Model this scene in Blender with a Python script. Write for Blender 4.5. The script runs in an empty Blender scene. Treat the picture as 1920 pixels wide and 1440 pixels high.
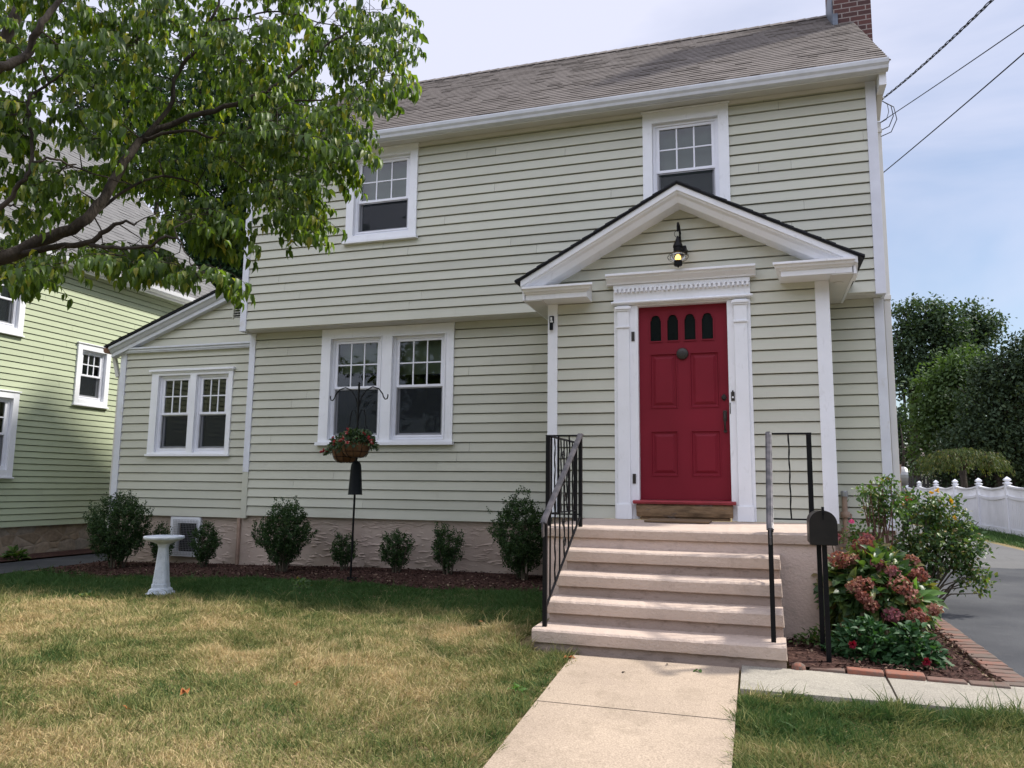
import bpy, math, random
import numpy as np
from mathutils import Vector
rnd = random.Random(7)
SC = bpy.context.scene
COL = SC.collection
PI = math.pi

# ------------------------------------------------------------------ mesh builder
class MB:
    """collects faces, then builds ONE mesh object"""
    def __init__(s): s.v = []; s.f = []; s.c = []; s.smooth = False
    def add(s, vs, fs, col=None):
        n = len(s.v); s.v += [tuple(map(float, p)) for p in vs]
        for f in fs:
            s.f.append(tuple(i + n for i in f)); s.c.append(rnd.random() if col is None else col)
        return s
    def box(s, x0, x1, y0, y1, z0, z1, col=None):
        return s.add([(x0,y0,z0),(x1,y0,z0),(x1,y1,z0),(x0,y1,z0),(x0,y0,z1),(x1,y0,z1),(x1,y1,z1),(x0,y1,z1)],
              [(0,3,2,1),(4,5,6,7),(0,1,5,4),(1,2,6,5),(2,3,7,6),(3,0,4,7)], col)
    def hexa(s, b, t, col=None):      # two quads (4 pts each) joined
        return s.add(list(b)+list(t), [(0,3,2,1),(4,5,6,7),(0,1,5,4),(1,2,6,5),(2,3,7,6),(3,0,4,7)], col)
    def quad(s, a, b, c, d, col=None): return s.add([a,b,c,d], [(0,1,2,3)], col)
    def bar(s, p, q, w, d=None, up=(0,0,1), col=None):
        p = Vector(p); q = Vector(q); d = w if d is None else d
        a = (q-p).normalized(); u = Vector(up)
        if abs(a.dot(u)) > .98: u = Vector((1,0,0))
        r = a.cross(u).normalized(); u = r.cross(a).normalized()
        o = [(-1,-1),(1,-1),(1,1),(-1,1)]
        return s.hexa([p+r*w/2*i+u*d/2*j for i,j in o], [q+r*w/2*i+u*d/2*j for i,j in o], col)
    def tube(s, pts, rs, n=8, caps=True, tw=None):
        pts = [Vector(p) for p in pts]
        if not hasattr(rs, '__len__'): rs = [rs]*len(pts)
        rings = []; prev = None
        for i, p in enumerate(pts):
            a = (pts[min(i+1,len(pts)-1)] - pts[max(i-1,0)]).normalized()
            if prev is None:
                u = Vector((0,0,1)) if abs(a.z) < .9 else Vector((1,0,0))
                r = a.cross(u).normalized()
            else:
                r = (prev - a*prev.dot(a)).normalized()
            prev = r; u = a.cross(r)
            rings.append([p + (r*math.cos(2*PI*k/n)+u*math.sin(2*PI*k/n))*rs[i] for k in range(n)])
        vs = [q for ring in rings for q in ring]; fs = []
        for i in range(len(pts)-1):
            for k in range(n):
                a = i*n+k; b = i*n+(k+1)%n; fs.append((a,b,b+n,a+n))
        if caps: fs += [tuple(range(n-1,-1,-1)), tuple(range((len(pts)-1)*n, len(pts)*n))]
        return s.add(vs, fs)
    def lathe(s, prof, c, n=24, sq=None, axis='z'):
        vs = []
        for r, z in prof:
            for k in range(n):
                t = 2*PI*(k+.5)/n
                if axis == 'z': vs.append((c[0]+r*math.cos(t), c[1]+r*math.sin(t), c[2]+z))
                elif axis == 'y': vs.append((c[0]+r*math.cos(t), c[1]+z, c[2]+r*math.sin(t)))
                else: vs.append((c[0]+z, c[1]+r*math.cos(t), c[2]+r*math.sin(t)))
        fs = []
        for i in range(len(prof)-1):
            for k in range(n):
                a = i*n+k; b = i*n+(k+1)%n; fs.append((a,b,b+n,a+n))
        fs += [tuple(range(n-1,-1,-1)), tuple(range((len(prof)-1)*n, len(prof)*n))]
        return s.add(vs, fs)
    def sweepx(s, prof, x0, x1, m0=0, m1=0):   # closed profile [(y,z)] run along x; m = mitre (x shift per metre of -y)
        n = len(prof); y0 = max(p[0] for p in prof)
        vs = [(x0 - m0*(y0-p[0]), p[0], p[1]) for p in prof] + [(x1 + m1*(y0-p[0]), p[0], p[1]) for p in prof]
        fs = [tuple(range(n)), tuple(range(2*n-1, n-1, -1))] + [(i, i+n, (i+1)%n+n, (i+1)%n) for i in range(n)]
        return s.add(vs, fs)

def M(name): return MATS[name]
def obj(name, mb, mat, parent=None, loc=None, smooth=False, bevel=0, cattr=True, tris=False):
    """link a builder as one mesh object; world coordinates in, root-relative coordinates stored"""
    base = Vector((0,0,0))
    if parent is not None:
        r = parent
        while r.parent: r = r.parent
        base = r.location.copy()
    elif loc is not None: base = Vector(loc)
    me = bpy.data.meshes.new(name)
    me.from_pydata([(x-base.x, y-base.y, z-base.z) for x,y,z in mb.v], [], mb.f)
    if cattr and mb.f:
        at = me.attributes.new('rnd', 'FLOAT', 'FACE'); at.data.foreach_set('value', mb.c)
    if smooth: me.polygons.foreach_set('use_smooth', [True]*len(me.polygons))
    me.materials.append(M(mat)); me.update()
    o = bpy.data.objects.new(name, me); COL.objects.link(o)
    if parent is not None: o.parent = parent
    else: o.location = base
    if bevel:
        b = o.modifiers.new('bevel', 'BEVEL'); b.width = bevel; b.segments = 2; b.limit_method = 'ANGLE'; b.angle_limit = math.radians(40)
    return o
def tag(o, label, cat, group=None):
    o['label'] = label; o['category'] = cat
    if group: o['group'] = group
    return o
def thing(name, label, cat, loc=(0,0,0), group=None):
    o = bpy.data.objects.new(name, None); COL.objects.link(o); o.location = loc; o.empty_display_size = .1
    return tag(o, label, cat, group)
def struct(o, kind='structure'): o['kind'] = kind; return o
def copy_tree(o, parent=None):
    c = o.copy(); COL.objects.link(c)
    if parent is not None: c.parent = parent
    for ch in list(o.children): copy_tree(ch, c)
    return c

# ------------------------------------------------------------------ materials
MATS = {}
class NT:
    def __init__(s, name):
        s.m = bpy.data.materials.new(name); s.m.use_nodes = True; s.t = s.m.node_tree; s.t.nodes.clear()
        s.out = s.n('ShaderNodeOutputMaterial'); MATS[name] = s.m; s.cur = None
    def n(s, t, **k):
        a = s.t.nodes.new(t)
        for q, v in k.items():
            if q[0] == '_': setattr(a, q[1:], v)
            else: s.set(a.inputs[q.replace('__',' ')], v)
        return a
    def set(s, i, v):
        if isinstance(v, bpy.types.NodeSocket): s.t.links.new(v, i)
        elif isinstance(v, bpy.types.Node): s.t.links.new(v.outputs[0], i)
        else:
            if hasattr(i.default_value, '__len__') and len(i.default_value) == 4 and len(v) == 3: v = (*v, 1)
            i.default_value = v
    def coord(s, scale=(1,1,1), rot=(0,0,0)):
        c = s.n('ShaderNodeTexCoord'); m = s.n('ShaderNodeMapping'); s.set(m.inputs[0], c.outputs['Object'])
        m.inputs['Scale'].default_value = scale; m.inputs['Rotation'].default_value = rot; return m.outputs[0]
    def noise(s, sc=5, det=4, scale=(1,1,1), rough=.55, dist=0):
        a = s.n('ShaderNodeTexNoise'); s.set(a.inputs['Vector'], s.coord(scale)); a.inputs['Scale'].default_value = sc
        a.inputs['Detail'].default_value = det; a.inputs['Roughness'].default_value = rough; a.inputs['Distortion'].default_value = dist
        return a.outputs[0]
    def ramp(s, f, stops):
        r = s.n('ShaderNodeValToRGB'); s.set(r.inputs[0], f); e = r.color_ramp.elements
        while len(e) < len(stops): e.new(.5)
        for k, (p, c) in enumerate(stops): e[k].position = p; e[k].color = (*c, 1) if hasattr(c, '__len__') else (c,c,c,1)
        return r.outputs[0]
    def mix(s, f, a, b, mode='MIX'):
        r = s.n('ShaderNodeMix'); r.data_type = 'RGBA'; r.blend_type = mode
        s.set(r.inputs[0], f); s.set(r.inputs[6], a); s.set(r.inputs[7], b); return r.outputs[2]
    def math(s, op, a, b=0.0, c=None):
        r = s.n('ShaderNodeMath'); r.operation = op; s.set(r.inputs[0], a); s.set(r.inputs[1], b)
        if c is not None: s.set(r.inputs[2], c)
        return r.outputs[0]
    def attr(s, name='rnd'):
        a = s.n('ShaderNodeAttribute'); a.attribute_name = name; return a.outputs['Fac']
    def bump(s, h, st=.3, d=.01, prev=None):
        b = s.n('ShaderNodeBump'); s.set(b.inputs['Height'], h); b.inputs['Strength'].default_value = st; b.inputs['Distance'].default_value = d
        if prev is not None: s.set(b.inputs['Normal'], prev)
        return b.outputs[0]
    def bsdf(s, col, rough=.6, bump=None, metal=0, spec=.5, **k):
        b = s.n('ShaderNodeBsdfPrincipled'); s.set(b.inputs['Base Color'], col); s.set(b.inputs['Roughness'], rough)
        b.inputs['Metallic'].default_value = metal; b.inputs['Specular IOR Level'].default_value = spec
        if bump is not None: s.set(b.inputs['Normal'], bump)
        s.cur = b; s.t.links.new(b.outputs[0], s.out.inputs[0]); return b

def plain(name, col, rough=.6, metal=0, spec=.5, var=.12, sc=6, bst=0, bsc=60):
    t = NT(name); f = t.noise(sc, 4)
    c = t.ramp(f, [(.3, tuple(x*(1-var) for x in col)), (.7, tuple(min(1, x*(1+var)) for x in col))])
    b = t.bump(t.noise(bsc, 3), bst, .004) if bst else None
    t.bsdf(c, rough, b, metal, spec)
def paint_boards(name, col, var=.04, dirt=(.8,.8,.78)):
    t = NT(name)
    r = t.attr(); c = t.ramp(r, [(0, tuple(x*(1-var) for x in col)), (1, tuple(x*(1+var) for x in col))])
    d = t.noise(1.2, 5, (1,1,1.6)); c = t.mix(t.ramp(d, [(.45, 0), (.75, .35)]), c, t.mix(1, c, dirt, 'MULTIPLY'))
    g = t.noise(14, 3, (.25, 1, 5)); b = t.bump(g, .12, .004); b = t.bump(t.noise(1.3, 2), .25, .02, b)
    t.bsdf(c, .62, b, 0, .35)
paint_boards('siding', (.525,.525,.437), .055)
paint_boards('neighbor_siding', (.44,.49,.33), .05)
paint_boards('shed_siding', (.6,.6,.5))
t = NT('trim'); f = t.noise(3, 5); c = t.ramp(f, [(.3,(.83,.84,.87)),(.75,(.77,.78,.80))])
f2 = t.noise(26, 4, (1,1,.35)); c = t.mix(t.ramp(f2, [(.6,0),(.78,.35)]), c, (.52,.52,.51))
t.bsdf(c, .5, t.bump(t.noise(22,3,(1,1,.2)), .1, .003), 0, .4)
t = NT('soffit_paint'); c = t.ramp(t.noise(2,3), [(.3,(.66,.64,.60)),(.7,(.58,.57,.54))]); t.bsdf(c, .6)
plain('vinyl', (.78,.79,.84), .35, var=.03)
plain('fence_vinyl', (.74,.75,.79), .4, var=.10, sc=1.6)
plain('gutter_metal', (.62,.64,.68), .38, var=.08)
t = NT('corner_board'); f = t.noise(3, 5); c = t.ramp(f, [(.3,(.72,.74,.80)),(.75,(.60,.61,.66))])
f2 = t.noise(9, 5, (1,1,.5)); c = t.mix(t.ramp(f2, [(.62,0),(.72,.5)]), c, (.5,.47,.41)); t.bsdf(c, .55, t.bump(f2,.15,.003))
# roof shingles: value per tab + granules
def shingles(name, a, b, cc):
    t = NT(name); r = t.attr(); c = t.ramp(r, [(0,a),(.5,b),(1,cc)])
    g = t.noise(160, 2); c = t.mix(.35, c, t.ramp(g, [(.35,(.05,.05,.05)),(.65,(.55,.5,.46))]), 'OVERLAY')
    s2 = t.noise(.35, 3)
    t.bsdf(c, .9, t.bump(g, .3, .003), 0, .2)
shingles('shingle_brown', (.145,.128,.116), (.185,.165,.150), (.23,.206,.189))
shingles('shingle_gray', (.15,.15,.152), (.18,.18,.182), (.215,.215,.215))
plain('shingle_edge', (.012,.013,.017), .8)
# bricks
def bricks(name, sc, c1, c2, mort, w=.5, h=.18):
    t = NT(name); co = t.n('ShaderNodeTexCoord'); sp = t.n('ShaderNodeSeparateXYZ'); t.set(sp.inputs[0], co.outputs['Object'])
    cb = t.n('ShaderNodeCombineXYZ'); t.set(cb.inputs[0], t.math('ADD', sp.outputs[0], sp.outputs[1])); t.set(cb.inputs[1], sp.outputs[2])
    b = t.n('ShaderNodeTexBrick', Vector=cb.outputs[0], Color1=c1, Color2=c2, Mortar=mort, Scale=sc)
    b.inputs['Mortar Size'].default_value = .018; b.inputs['Brick Width'].default_value = w; b.inputs['Row Height'].default_value = h; b.inputs['Bias'].default_value = 0.1
    c = t.mix(.35, b.outputs[0], t.ramp(t.noise(30,4), [(.3,(.3,.3,.3)),(.7,(.7,.7,.7))]), 'OVERLAY')
    h_ = t.math('SUBTRACT', t.noise(60,3), t.math('MULTIPLY', b.outputs['Fac'], 2.0))
    t.bsdf(c, .85, t.bump(h_, .5, .006))
bricks('brick', 2.4, (.10,.036,.030), (.055,.024,.022), (.25,.21,.19))
t = NT('edging_brick'); c = t.ramp(t.attr(), [(0,(.27,.10,.06)),(.45,(.17,.085,.06)),(1,(.12,.085,.065))])
c = t.mix(t.ramp(t.noise(18,5), [(.45,0),(.65,.6)]), c, (.13,.11,.09)); t.bsdf(c, .9, t.bump(t.noise(70,4), .6, .006))
# stucco foundation: trowel ridges
t = NT('stucco'); c = t.ramp(t.noise(2.0,5), [(.3,(.38,.30,.245)),(.7,(.47,.385,.32))])
c = t.mix(t.ramp(t.noise(7,4,(1,1,2)), [(.55,0),(.8,.4)]), c, (.31,.25,.205))
n1 = t.noise(2.6, 3, (1.0,1,2.4), .6, .8); rid = t.ramp(n1, [(.44,0),(.49,1),(.495,.2),(.56,0)])
rid2 = t.ramp(t.noise(3.3, 2, (1.3,1,2.9), .5, .6), [(.50,0),(.535,1),(.545,.1),(.6,0)])
b = t.bump(rid, .3, .01); b = t.bump(t.noise(45,4), .35, .006, b); t.bsdf(c, .9, b, 0, .2)
t = NT('field_stone'); v = t.n('ShaderNodeTexVoronoi', Vector=t.coord((1,1.1,1.7)), Scale=3.4); v.feature = 'DISTANCE_TO_EDGE'
v2 = t.n('ShaderNodeTexVoronoi', Vector=t.coord((1,1.1,1.7)), Scale=3.4)
sp = t.n('ShaderNodeSeparateColor', Color=v2.outputs['Color']); c = t.ramp(sp.outputs[0], [(0,(.22,.165,.11)),(.5,(.31,.235,.16)),(1,(.27,.24,.2))])
c = t.mix(t.ramp(v.outputs[0], [(.0,.6),(.05,0)]), c, (.26,.22,.17)); c = t.mix(.5, c, t.ramp(t.noise(12,5),[(.3,(.25,.25,.25)),(.7,(.75,.75,.75))]), 'OVERLAY')
t.bsdf(c, .9, t.bump(t.math('ADD', t.ramp(v.outputs[0],[(0,0),(.12,1)]), t.noise(15,4)), .35, .015))
# painted concrete steps
def steps_mat(name, base, dark):
    t = NT(name); f = t.noise(3,6); c = t.ramp(f, [(.3,base),(.75,tuple(x*.88 for x in base))])
    s_ = t.noise(7,7,(1,1,2.2),.75); c = t.mix(t.ramp(s_, [(.52,0),(.66,.9)]), c, dark)
    s3 = t.noise(40,4); c = t.mix(t.ramp(s3, [(.68,0),(.76,.5)]), c, tuple(x*.5 for x in dark))
    b = t.bump(t.noise(55,4), .9, .007); b = t.bump(t.noise(9,3), .2, .006, b); t.bsdf(c, .85, b, 0, .25)
steps_mat('step_paint', (.54,.43,.355), (.42,.33,.27)); steps_mat('step_paint_shaded', (.37,.285,.235), (.23,.175,.14))  # risers: same paint darkened to stand for shade, plus grime
steps_mat('step_paint_lit', (.66,.525,.445), (.50,.40,.335))  # stoop base: same paint, lightened to stand for bounced sunlight
# walks
def walk(name, a, b_, dk):
    t = NT(name); c = t.ramp(t.noise(1.3,6), [(.3,a),(.7,b_)]); c = t.mix(t.ramp(t.noise(5,6,(1,1,1),.7), [(.50,0),(.72,.65)]), c, dk); c = t.mix(t.ramp(t.noise(22,5,(1,1,1),.6), [(.66,0),(.72,.55)]), c, tuple(x*.55 for x in dk))
    sp_ = t.noise(120,3); c = t.mix(.5, c, t.ramp(sp_, [(.35,(.3,.3,.3)),(.65,(.68,.68,.68))]), 'OVERLAY'); t.bsdf(c, .9, t.bump(sp_, .5, .004), 0, .2)
walk('walk_tan', (.44,.35,.262), (.365,.29,.22), (.27,.215,.155)); walk('walk_gray', (.36,.33,.27), (.30,.275,.23), (.21,.195,.165))
t = NT('asphalt'); sp_ = t.noise(160,3); c = t.ramp(t.noise(.7,5), [(.38,(.034,.036,.042)),(.62,(.07,.072,.076))])
c = t.mix(t.ramp(t.noise(3,6,(1,1,1),.7), [(.55,0),(.75,.4)]), c, (.12,.118,.112)); c = t.mix(.5, c, t.ramp(sp_, [(.35,(.25,.25,.25)),(.65,(.75,.75,.75))]), 'OVERLAY')
co_ = t.n('ShaderNodeTexCoord'); sy_ = t.n('ShaderNodeSeparateXYZ'); t.set(sy_.inputs[0], co_.outputs['Object']); c = t.mix(t.math('MULTIPLY', t.math('GREATER_THAN', t.math('ADD', sy_.outputs[1], t.math('MULTIPLY', t.noise(3,4), .3)), 4.0), .5), c, (.19,.185,.175))
crk = t.n('ShaderNodeTexVoronoi', Vector=t.coord(), Scale=.55); crk.feature = 'DISTANCE_TO_EDGE'
c = t.mix(t.ramp(crk.outputs[0], [(0,.45),(.006,0)]), c, (.04,.04,.04)); t.bsdf(c, .9, t.bump(sp_, .5, .005), 0, .3)
# ground
t = NT('lawn_soil'); c = t.ramp(t.noise(.9,6), [(.35,(.10,.10,.04)),(.5,(.21,.165,.085)),(.7,(.29,.225,.12))])
c = t.mix(.6, c, t.ramp(t.noise(55,4), [(.3,(.2,.2,.2)),(.7,(.8,.8,.8))]), 'OVERLAY'); t.bsdf(c, .95, t.bump(t.noise(40,4), .8, .02), 0, .1)
t = NT('mulch'); c = t.ramp(t.noise(28,6,(1,1,1),.7), [(.3,(.018,.010,.008)),(.55,(.075,.04,.032)),(.75,(.15,.09,.07))]); t.bsdf(c, .95, t.bump(t.noise(35,5), 1, .03), 0, .1)
t = NT('mulch_chip'); c = t.ramp(t.attr(), [(0,(.022,.012,.010)),(.6,(.085,.044,.034)),(.93,(.15,.095,.07)),(1,(.36,.27,.19))]); t.bsdf(c, .9, None, 0, .15)
def leafmat(name, stops, trans=.35, rough=.5, spec=.4, tcol=None, patch=None, gloss=None):
    t = NT(name); c = t.ramp(t.attr(), stops)
    if patch: c = t.mix(t.ramp(t.noise(patch[0],3), [(patch[1],0),(patch[2],1)]), c, t.mix(1, c, patch[3], 'MULTIPLY'))
    b = t.bsdf(c, rough, None, 0, spec)
    tr = t.n('ShaderNodeBsdfTranslucent'); t.set(tr.inputs[0], t.mix(1, c, tcol or (1.5,1.7,.6), 'MULTIPLY'))
    mx = t.n('ShaderNodeMixShader'); mx.inputs[0].default_value = trans; t.t.links.new(b.outputs[0], mx.inputs[1]); t.t.links.new(tr.outputs[0], mx.inputs[2])
    t.t.links.new(mx.outputs[0], t.out.inputs[0])
leafmat('dogwood_leaf', [(0,(.034,.066,.015)),(.5,(.068,.12,.025)),(.88,(.12,.18,.04)),(1,(.26,.25,.06))], .42, .42, .35, (2.4,2.4,.6))
leafmat('boxwood_leaf', [(0,(.018,.042,.014)),(.6,(.036,.072,.024)),(1,(.08,.13,.04))], .15, .5, .2)
leafmat('rose_leaf', [(0,(.05,.10,.028)),(.6,(.08,.15,.035)),(.9,(.13,.20,.05)),(1,(.22,.12,.04))], .3, .45)
leafmat('hydrangea_leaf', [(0,(.035,.075,.025)),(.6,(.07,.13,.04)),(.85,(.16,.21,.05)),(1,(.20,.14,.07))], .3, .42)
leafmat('dahlia_leaf', [(0,(.02,.065,.022)),(1,(.055,.125,.045))], .22, .55, .25)
leafmat('hosta_leaf', [(0,(.09,.19,.045)),(1,(.15,.27,.07))], .35, .5, .3)
leafmat('basket_leaf', [(0,(.025,.05,.022)),(.7,(.05,.09,.035)),(1,(.11,.15,.06))], .2, .5)
leafmat('maple_leaf', [(0,(.028,.05,.028)),(.7,(.055,.088,.045)),(1,(.10,.14,.07))], .25, .6, .25)
leafmat('light_tree_leaf', [(0,(.045,.08,.028)),(1,(.09,.14,.045))], .3, .6, .25)
leafmat('dark_tree_leaf', [(0,(.022,.038,.02)),(.7,(.038,.062,.03)),(1,(.07,.095,.042))], .12, .65, .2)
leafmat('cherry_leaf', [(0,(.04,.06,.02)),(.7,(.075,.10,.032)),(1,(.14,.12,.045))], .25, .6, .25)
leafmat('back_tree_leaf', [(0,(.010,.028,.012)),(.7,(.022,.055,.02)),(1,(.045,.09,.032))], .2, .55, .25)
leafmat('petal_red', [(0,(.32,.03,.03)),(.7,(.45,.05,.06)),(1,(.75,.55,.48))], .25, .5, .3, (1.2,.6,.6))
leafmat('petal_dark_red', [(0,(.16,.004,.016)),(1,(.28,.01,.03))], .2, .5, .3, (1.2,.5,.5))
leafmat('petal_pink', [(0,(.55,.07,.18)),(1,(.7,.13,.28))], .2, .5, .3, (1,.6,.7))
leafmat('petal_yellow', [(0,(.68,.40,.03)),(1,(.8,.55,.06))], .3, .5, .3, (1,.9,.4))
leafmat('petal_rust', [(0,(.15,.05,.04)),(.45,(.28,.11,.085)),(.8,(.37,.20,.14)),(1,(.32,.25,.14))], .25, .7, .2, (1.2,.9,.7))
leafmat('petal_mauve', [(0,(.16,.05,.06)),(.6,(.28,.10,.11)),(1,(.36,.19,.15))], .25, .7, .2, (1.2,.9,.8))
leafmat('dry_leaf', [(0,(.30,.10,.03)),(1,(.42,.17,.06))], .1, .7, .2, (1,.8,.5))
t = NT('grass')
patch = t.noise(.85, 5, (1,1.5,1), .62, .4); wild = t.noise(4.2, 5)
co = t.n('ShaderNodeTexCoord'); sp = t.n('ShaderNodeSeparateXYZ'); t.set(sp.inputs[0], co.outputs['Object'])
near_bed = t.math('MULTIPLY_ADD', sp.outputs[1], .36, 1.14)         # green where y > -2.6 (greener by the bed, house shade band blended into the colour)
right = t.math('ADD', t.math('MULTIPLY', t.math('GREATER_THAN', sp.outputs[0], .5), .15), t.math('MULTIPLY', t.math('MINIMUM', t.math('MAXIMUM', t.math('MULTIPLY_ADD', sp.outputs[0], 1.1, 1.5), 0.0), 1.0), .07))
far_ = t.math('MULTIPLY', t.math('GREATER_THAN', sp.outputs[0], 5.0), -.22)
right = t.math('ADD', right, far_)
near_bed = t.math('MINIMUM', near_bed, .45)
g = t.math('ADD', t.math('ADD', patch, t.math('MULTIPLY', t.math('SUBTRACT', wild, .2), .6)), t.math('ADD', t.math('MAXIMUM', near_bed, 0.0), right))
g = t.math('ADD', g, t.math('MULTIPLY', t.math('SUBTRACT', t.attr(), .5), .34))
g = t.math('ADD', g, t.math('MULTIPLY', t.math('MINIMUM', t.math('MAXIMUM', t.math('MULTIPLY_ADD', sp.outputs[0], -.5, -1.0), 0.0), 1.0), t.math('MINIMUM', t.math('MAXIMUM', t.math('MULTIPLY_ADD', sp.outputs[1], -.8, -3.7), 0.0), .13)))
c = t.ramp(g, [(.50,(.62,.48,.26)),(.61,(.45,.375,.18)),(.73,(.27,.27,.095)),(.89,(.12,.165,.048)),(1,(.055,.115,.03))])
b = t.bsdf(c, .6, None, 0, .2); tr = t.n('ShaderNodeBsdfTranslucent'); t.set(tr.inputs[0], c)
mx = t.n('ShaderNodeMixShader'); mx.inputs[0].default_value = .3; t.t.links.new(b.outputs[0], mx.inputs[1]); t.t.links.new(tr.outputs[0], mx.inputs[2]); t.t.links.new(mx.outputs[0], t.out.inputs[0])
t = NT('bark'); c = t.ramp(t.noise(9,6,(1,1,.4)), [(.3,(.022,.018,.015)),(.7,(.075,.062,.052))]); t.bsdf(c, .9, t.bump(t.noise(30,5,(1,1,.4)), 1, .02), 0, .15)
plain('stem', (.09,.075,.05), .8)
plain('red_stem', (.10,.045,.03), .8)
plain('iron', (.005,.005,.006), .5, 0, .2, .3, 20)
t = NT('rail_cap'); c = t.ramp(t.noise(12,5), [(.4,(.05,.048,.052)),(.62,(.11,.10,.105))]); t.bsdf(c, .32, t.bump(t.noise(40,3),.15,.002), .3)
plain('black_plastic', (.004,.006,.007), .6, 0, .18, var=.2)
t = NT('mailbox_metal'); c = t.ramp(t.noise(6,5), [(.35,(.007,.0065,.006)),(.7,(.018,.015,.013))]); t.bsdf(c, .45, t.bump(t.noise(60,4),.15,.002), 0, .3)
plain('bronze', (.035,.03,.025), .45, .3, var=.25)
t = NT('door_red'); c = t.ramp(t.noise(2,4), [(.3,(.205,.013,.026)),(.7,(.17,.011,.021))]); t.bsdf(c, .55, t.bump(t.noise(20,3,(1,1,.15)), .12, .002), 0, .18)
plain('sill_red', (.30,.035,.045), .6, var=.2, sc=9)
t = NT('worn_wood'); c = t.ramp(t.noise(6,6,(1,1,3)), [(.3,(.12,.075,.04)),(.55,(.27,.175,.095)),(.62,(.17,.11,.07)),(.75,(.45,.42,.40))]); t.bsdf(c, .85, t.bump(t.noise(20,5,(.4,1,3)), .8, .01))
plain('doormat', (.17,.11,.06), .95, bst=.8)
t = NT('birdbath_stone'); c = t.ramp(t.noise(9,5), [(.4,(.66,.70,.74)),(.62,(.52,.56,.60)),(.75,(.30,.33,.36))]); c = t.mix(t.ramp(t.noise(70,3), [(.6,0),(.7,.6)]), c, (.30,.33,.36)); t.bsdf(c, .8, t.bump(t.noise(60,4), .5, .005))
plain('coco', (.13,.065,.03), .95, var=.35, sc=14, bst=.9)
plain('copper', (.20,.10,.07), .5, .4, var=.3)
plain('blind', (.40,.42,.38), .8, var=.05)
plain('roller_shade', (.34,.36,.29), .8, var=.05)
plain('curtain', (.52,.52,.50), .85, var=.12, sc=9)
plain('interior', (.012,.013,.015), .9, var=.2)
plain('dark_gap', (.004,.004,.004), .9)
plain('pipe_tan', (.36,.25,.19), .6, .2, var=.3)
plain('gray_metal', (.33,.33,.34), .45, .5, var=.2)
plain('dark_wood', (.035,.032,.03), .85, var=.35)
plain('shed_roof', (.15,.125,.11), .9, var=.25, sc=20)
plain('car_paint', (.02,.022,.026), .22, .2, var=.05)
plain('rubber', (.012,.012,.012), .8)
plain('lead', (.10,.115,.14), .5, .3, var=.35)
t = NT('tail_lamp'); t.bsdf((.35,.012,.012), .2)
t = NT('glass')
fr = t.n('ShaderNodeFresnel'); fr.inputs[0].default_value = 1.5; gl = t.n('ShaderNodeBsdfGlossy'); gl.inputs[1].default_value = .02
w = t.bump(t.noise(3,2), .02, .01); t.set(gl.inputs['Normal'], w)
ts = t.n('ShaderNodeBsdfTransparent'); ts.inputs[0].default_value = (.62,.70,.66,1)
mx = t.n('ShaderNodeMixShader'); t.set(mx.inputs[0], t.math('MULTIPLY', fr.outputs[0], 1.5)); t.t.links.new(ts.outputs[0], mx.inputs[1]); t.t.links.new(gl.outputs[0], mx.inputs[2]); t.t.links.new(mx.outputs[0], t.out.inputs[0])
t = NT('globe_glass')
fr = t.n('ShaderNodeFresnel'); fr.inputs[0].default_value = 1.35; gl = t.n('ShaderNodeBsdfGlossy'); gl.inputs[1].default_value = .05
ts = t.n('ShaderNodeBsdfTransparent'); ts.inputs[0].default_value = (.93,.93,.9,1)
mx = t.n('ShaderNodeMixShader'); t.set(mx.inputs[0], fr.outputs[0]); t.t.links.new(ts.outputs[0], mx.inputs[1]); t.t.links.new(gl.outputs[0], mx.inputs[2]); t.t.links.new(mx.outputs[0], t.out.inputs[0])
t = NT('bug_screen')
df = t.n('ShaderNodeBsdfDiffuse'); df.inputs[0].default_value = (.035,.04,.045,1); ts = t.n('ShaderNodeBsdfTransparent'); ts.inputs[0].default_value = (1,1,1,1)
mx = t.n('ShaderNodeMixShader'); mx.inputs[0].default_value = .5; t.t.links.new(ts.outputs[0], mx.inputs[1]); t.t.links.new(df.outputs[0], mx.inputs[2]); t.t.links.new(mx.outputs[0], t.out.inputs[0])
t = NT('door_glass'); t.bsdf((.008,.010,.010), .08, t.bump(t.noise(10,3), .15, .01))
t = NT('bulb'); e = t.n('ShaderNodeEmission'); e.inputs[0].default_value = (1,.52,.10,1); e.inputs[1].default_value = 4.5; t.t.links.new(e.outputs[0], t.out.inputs[0])

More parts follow.
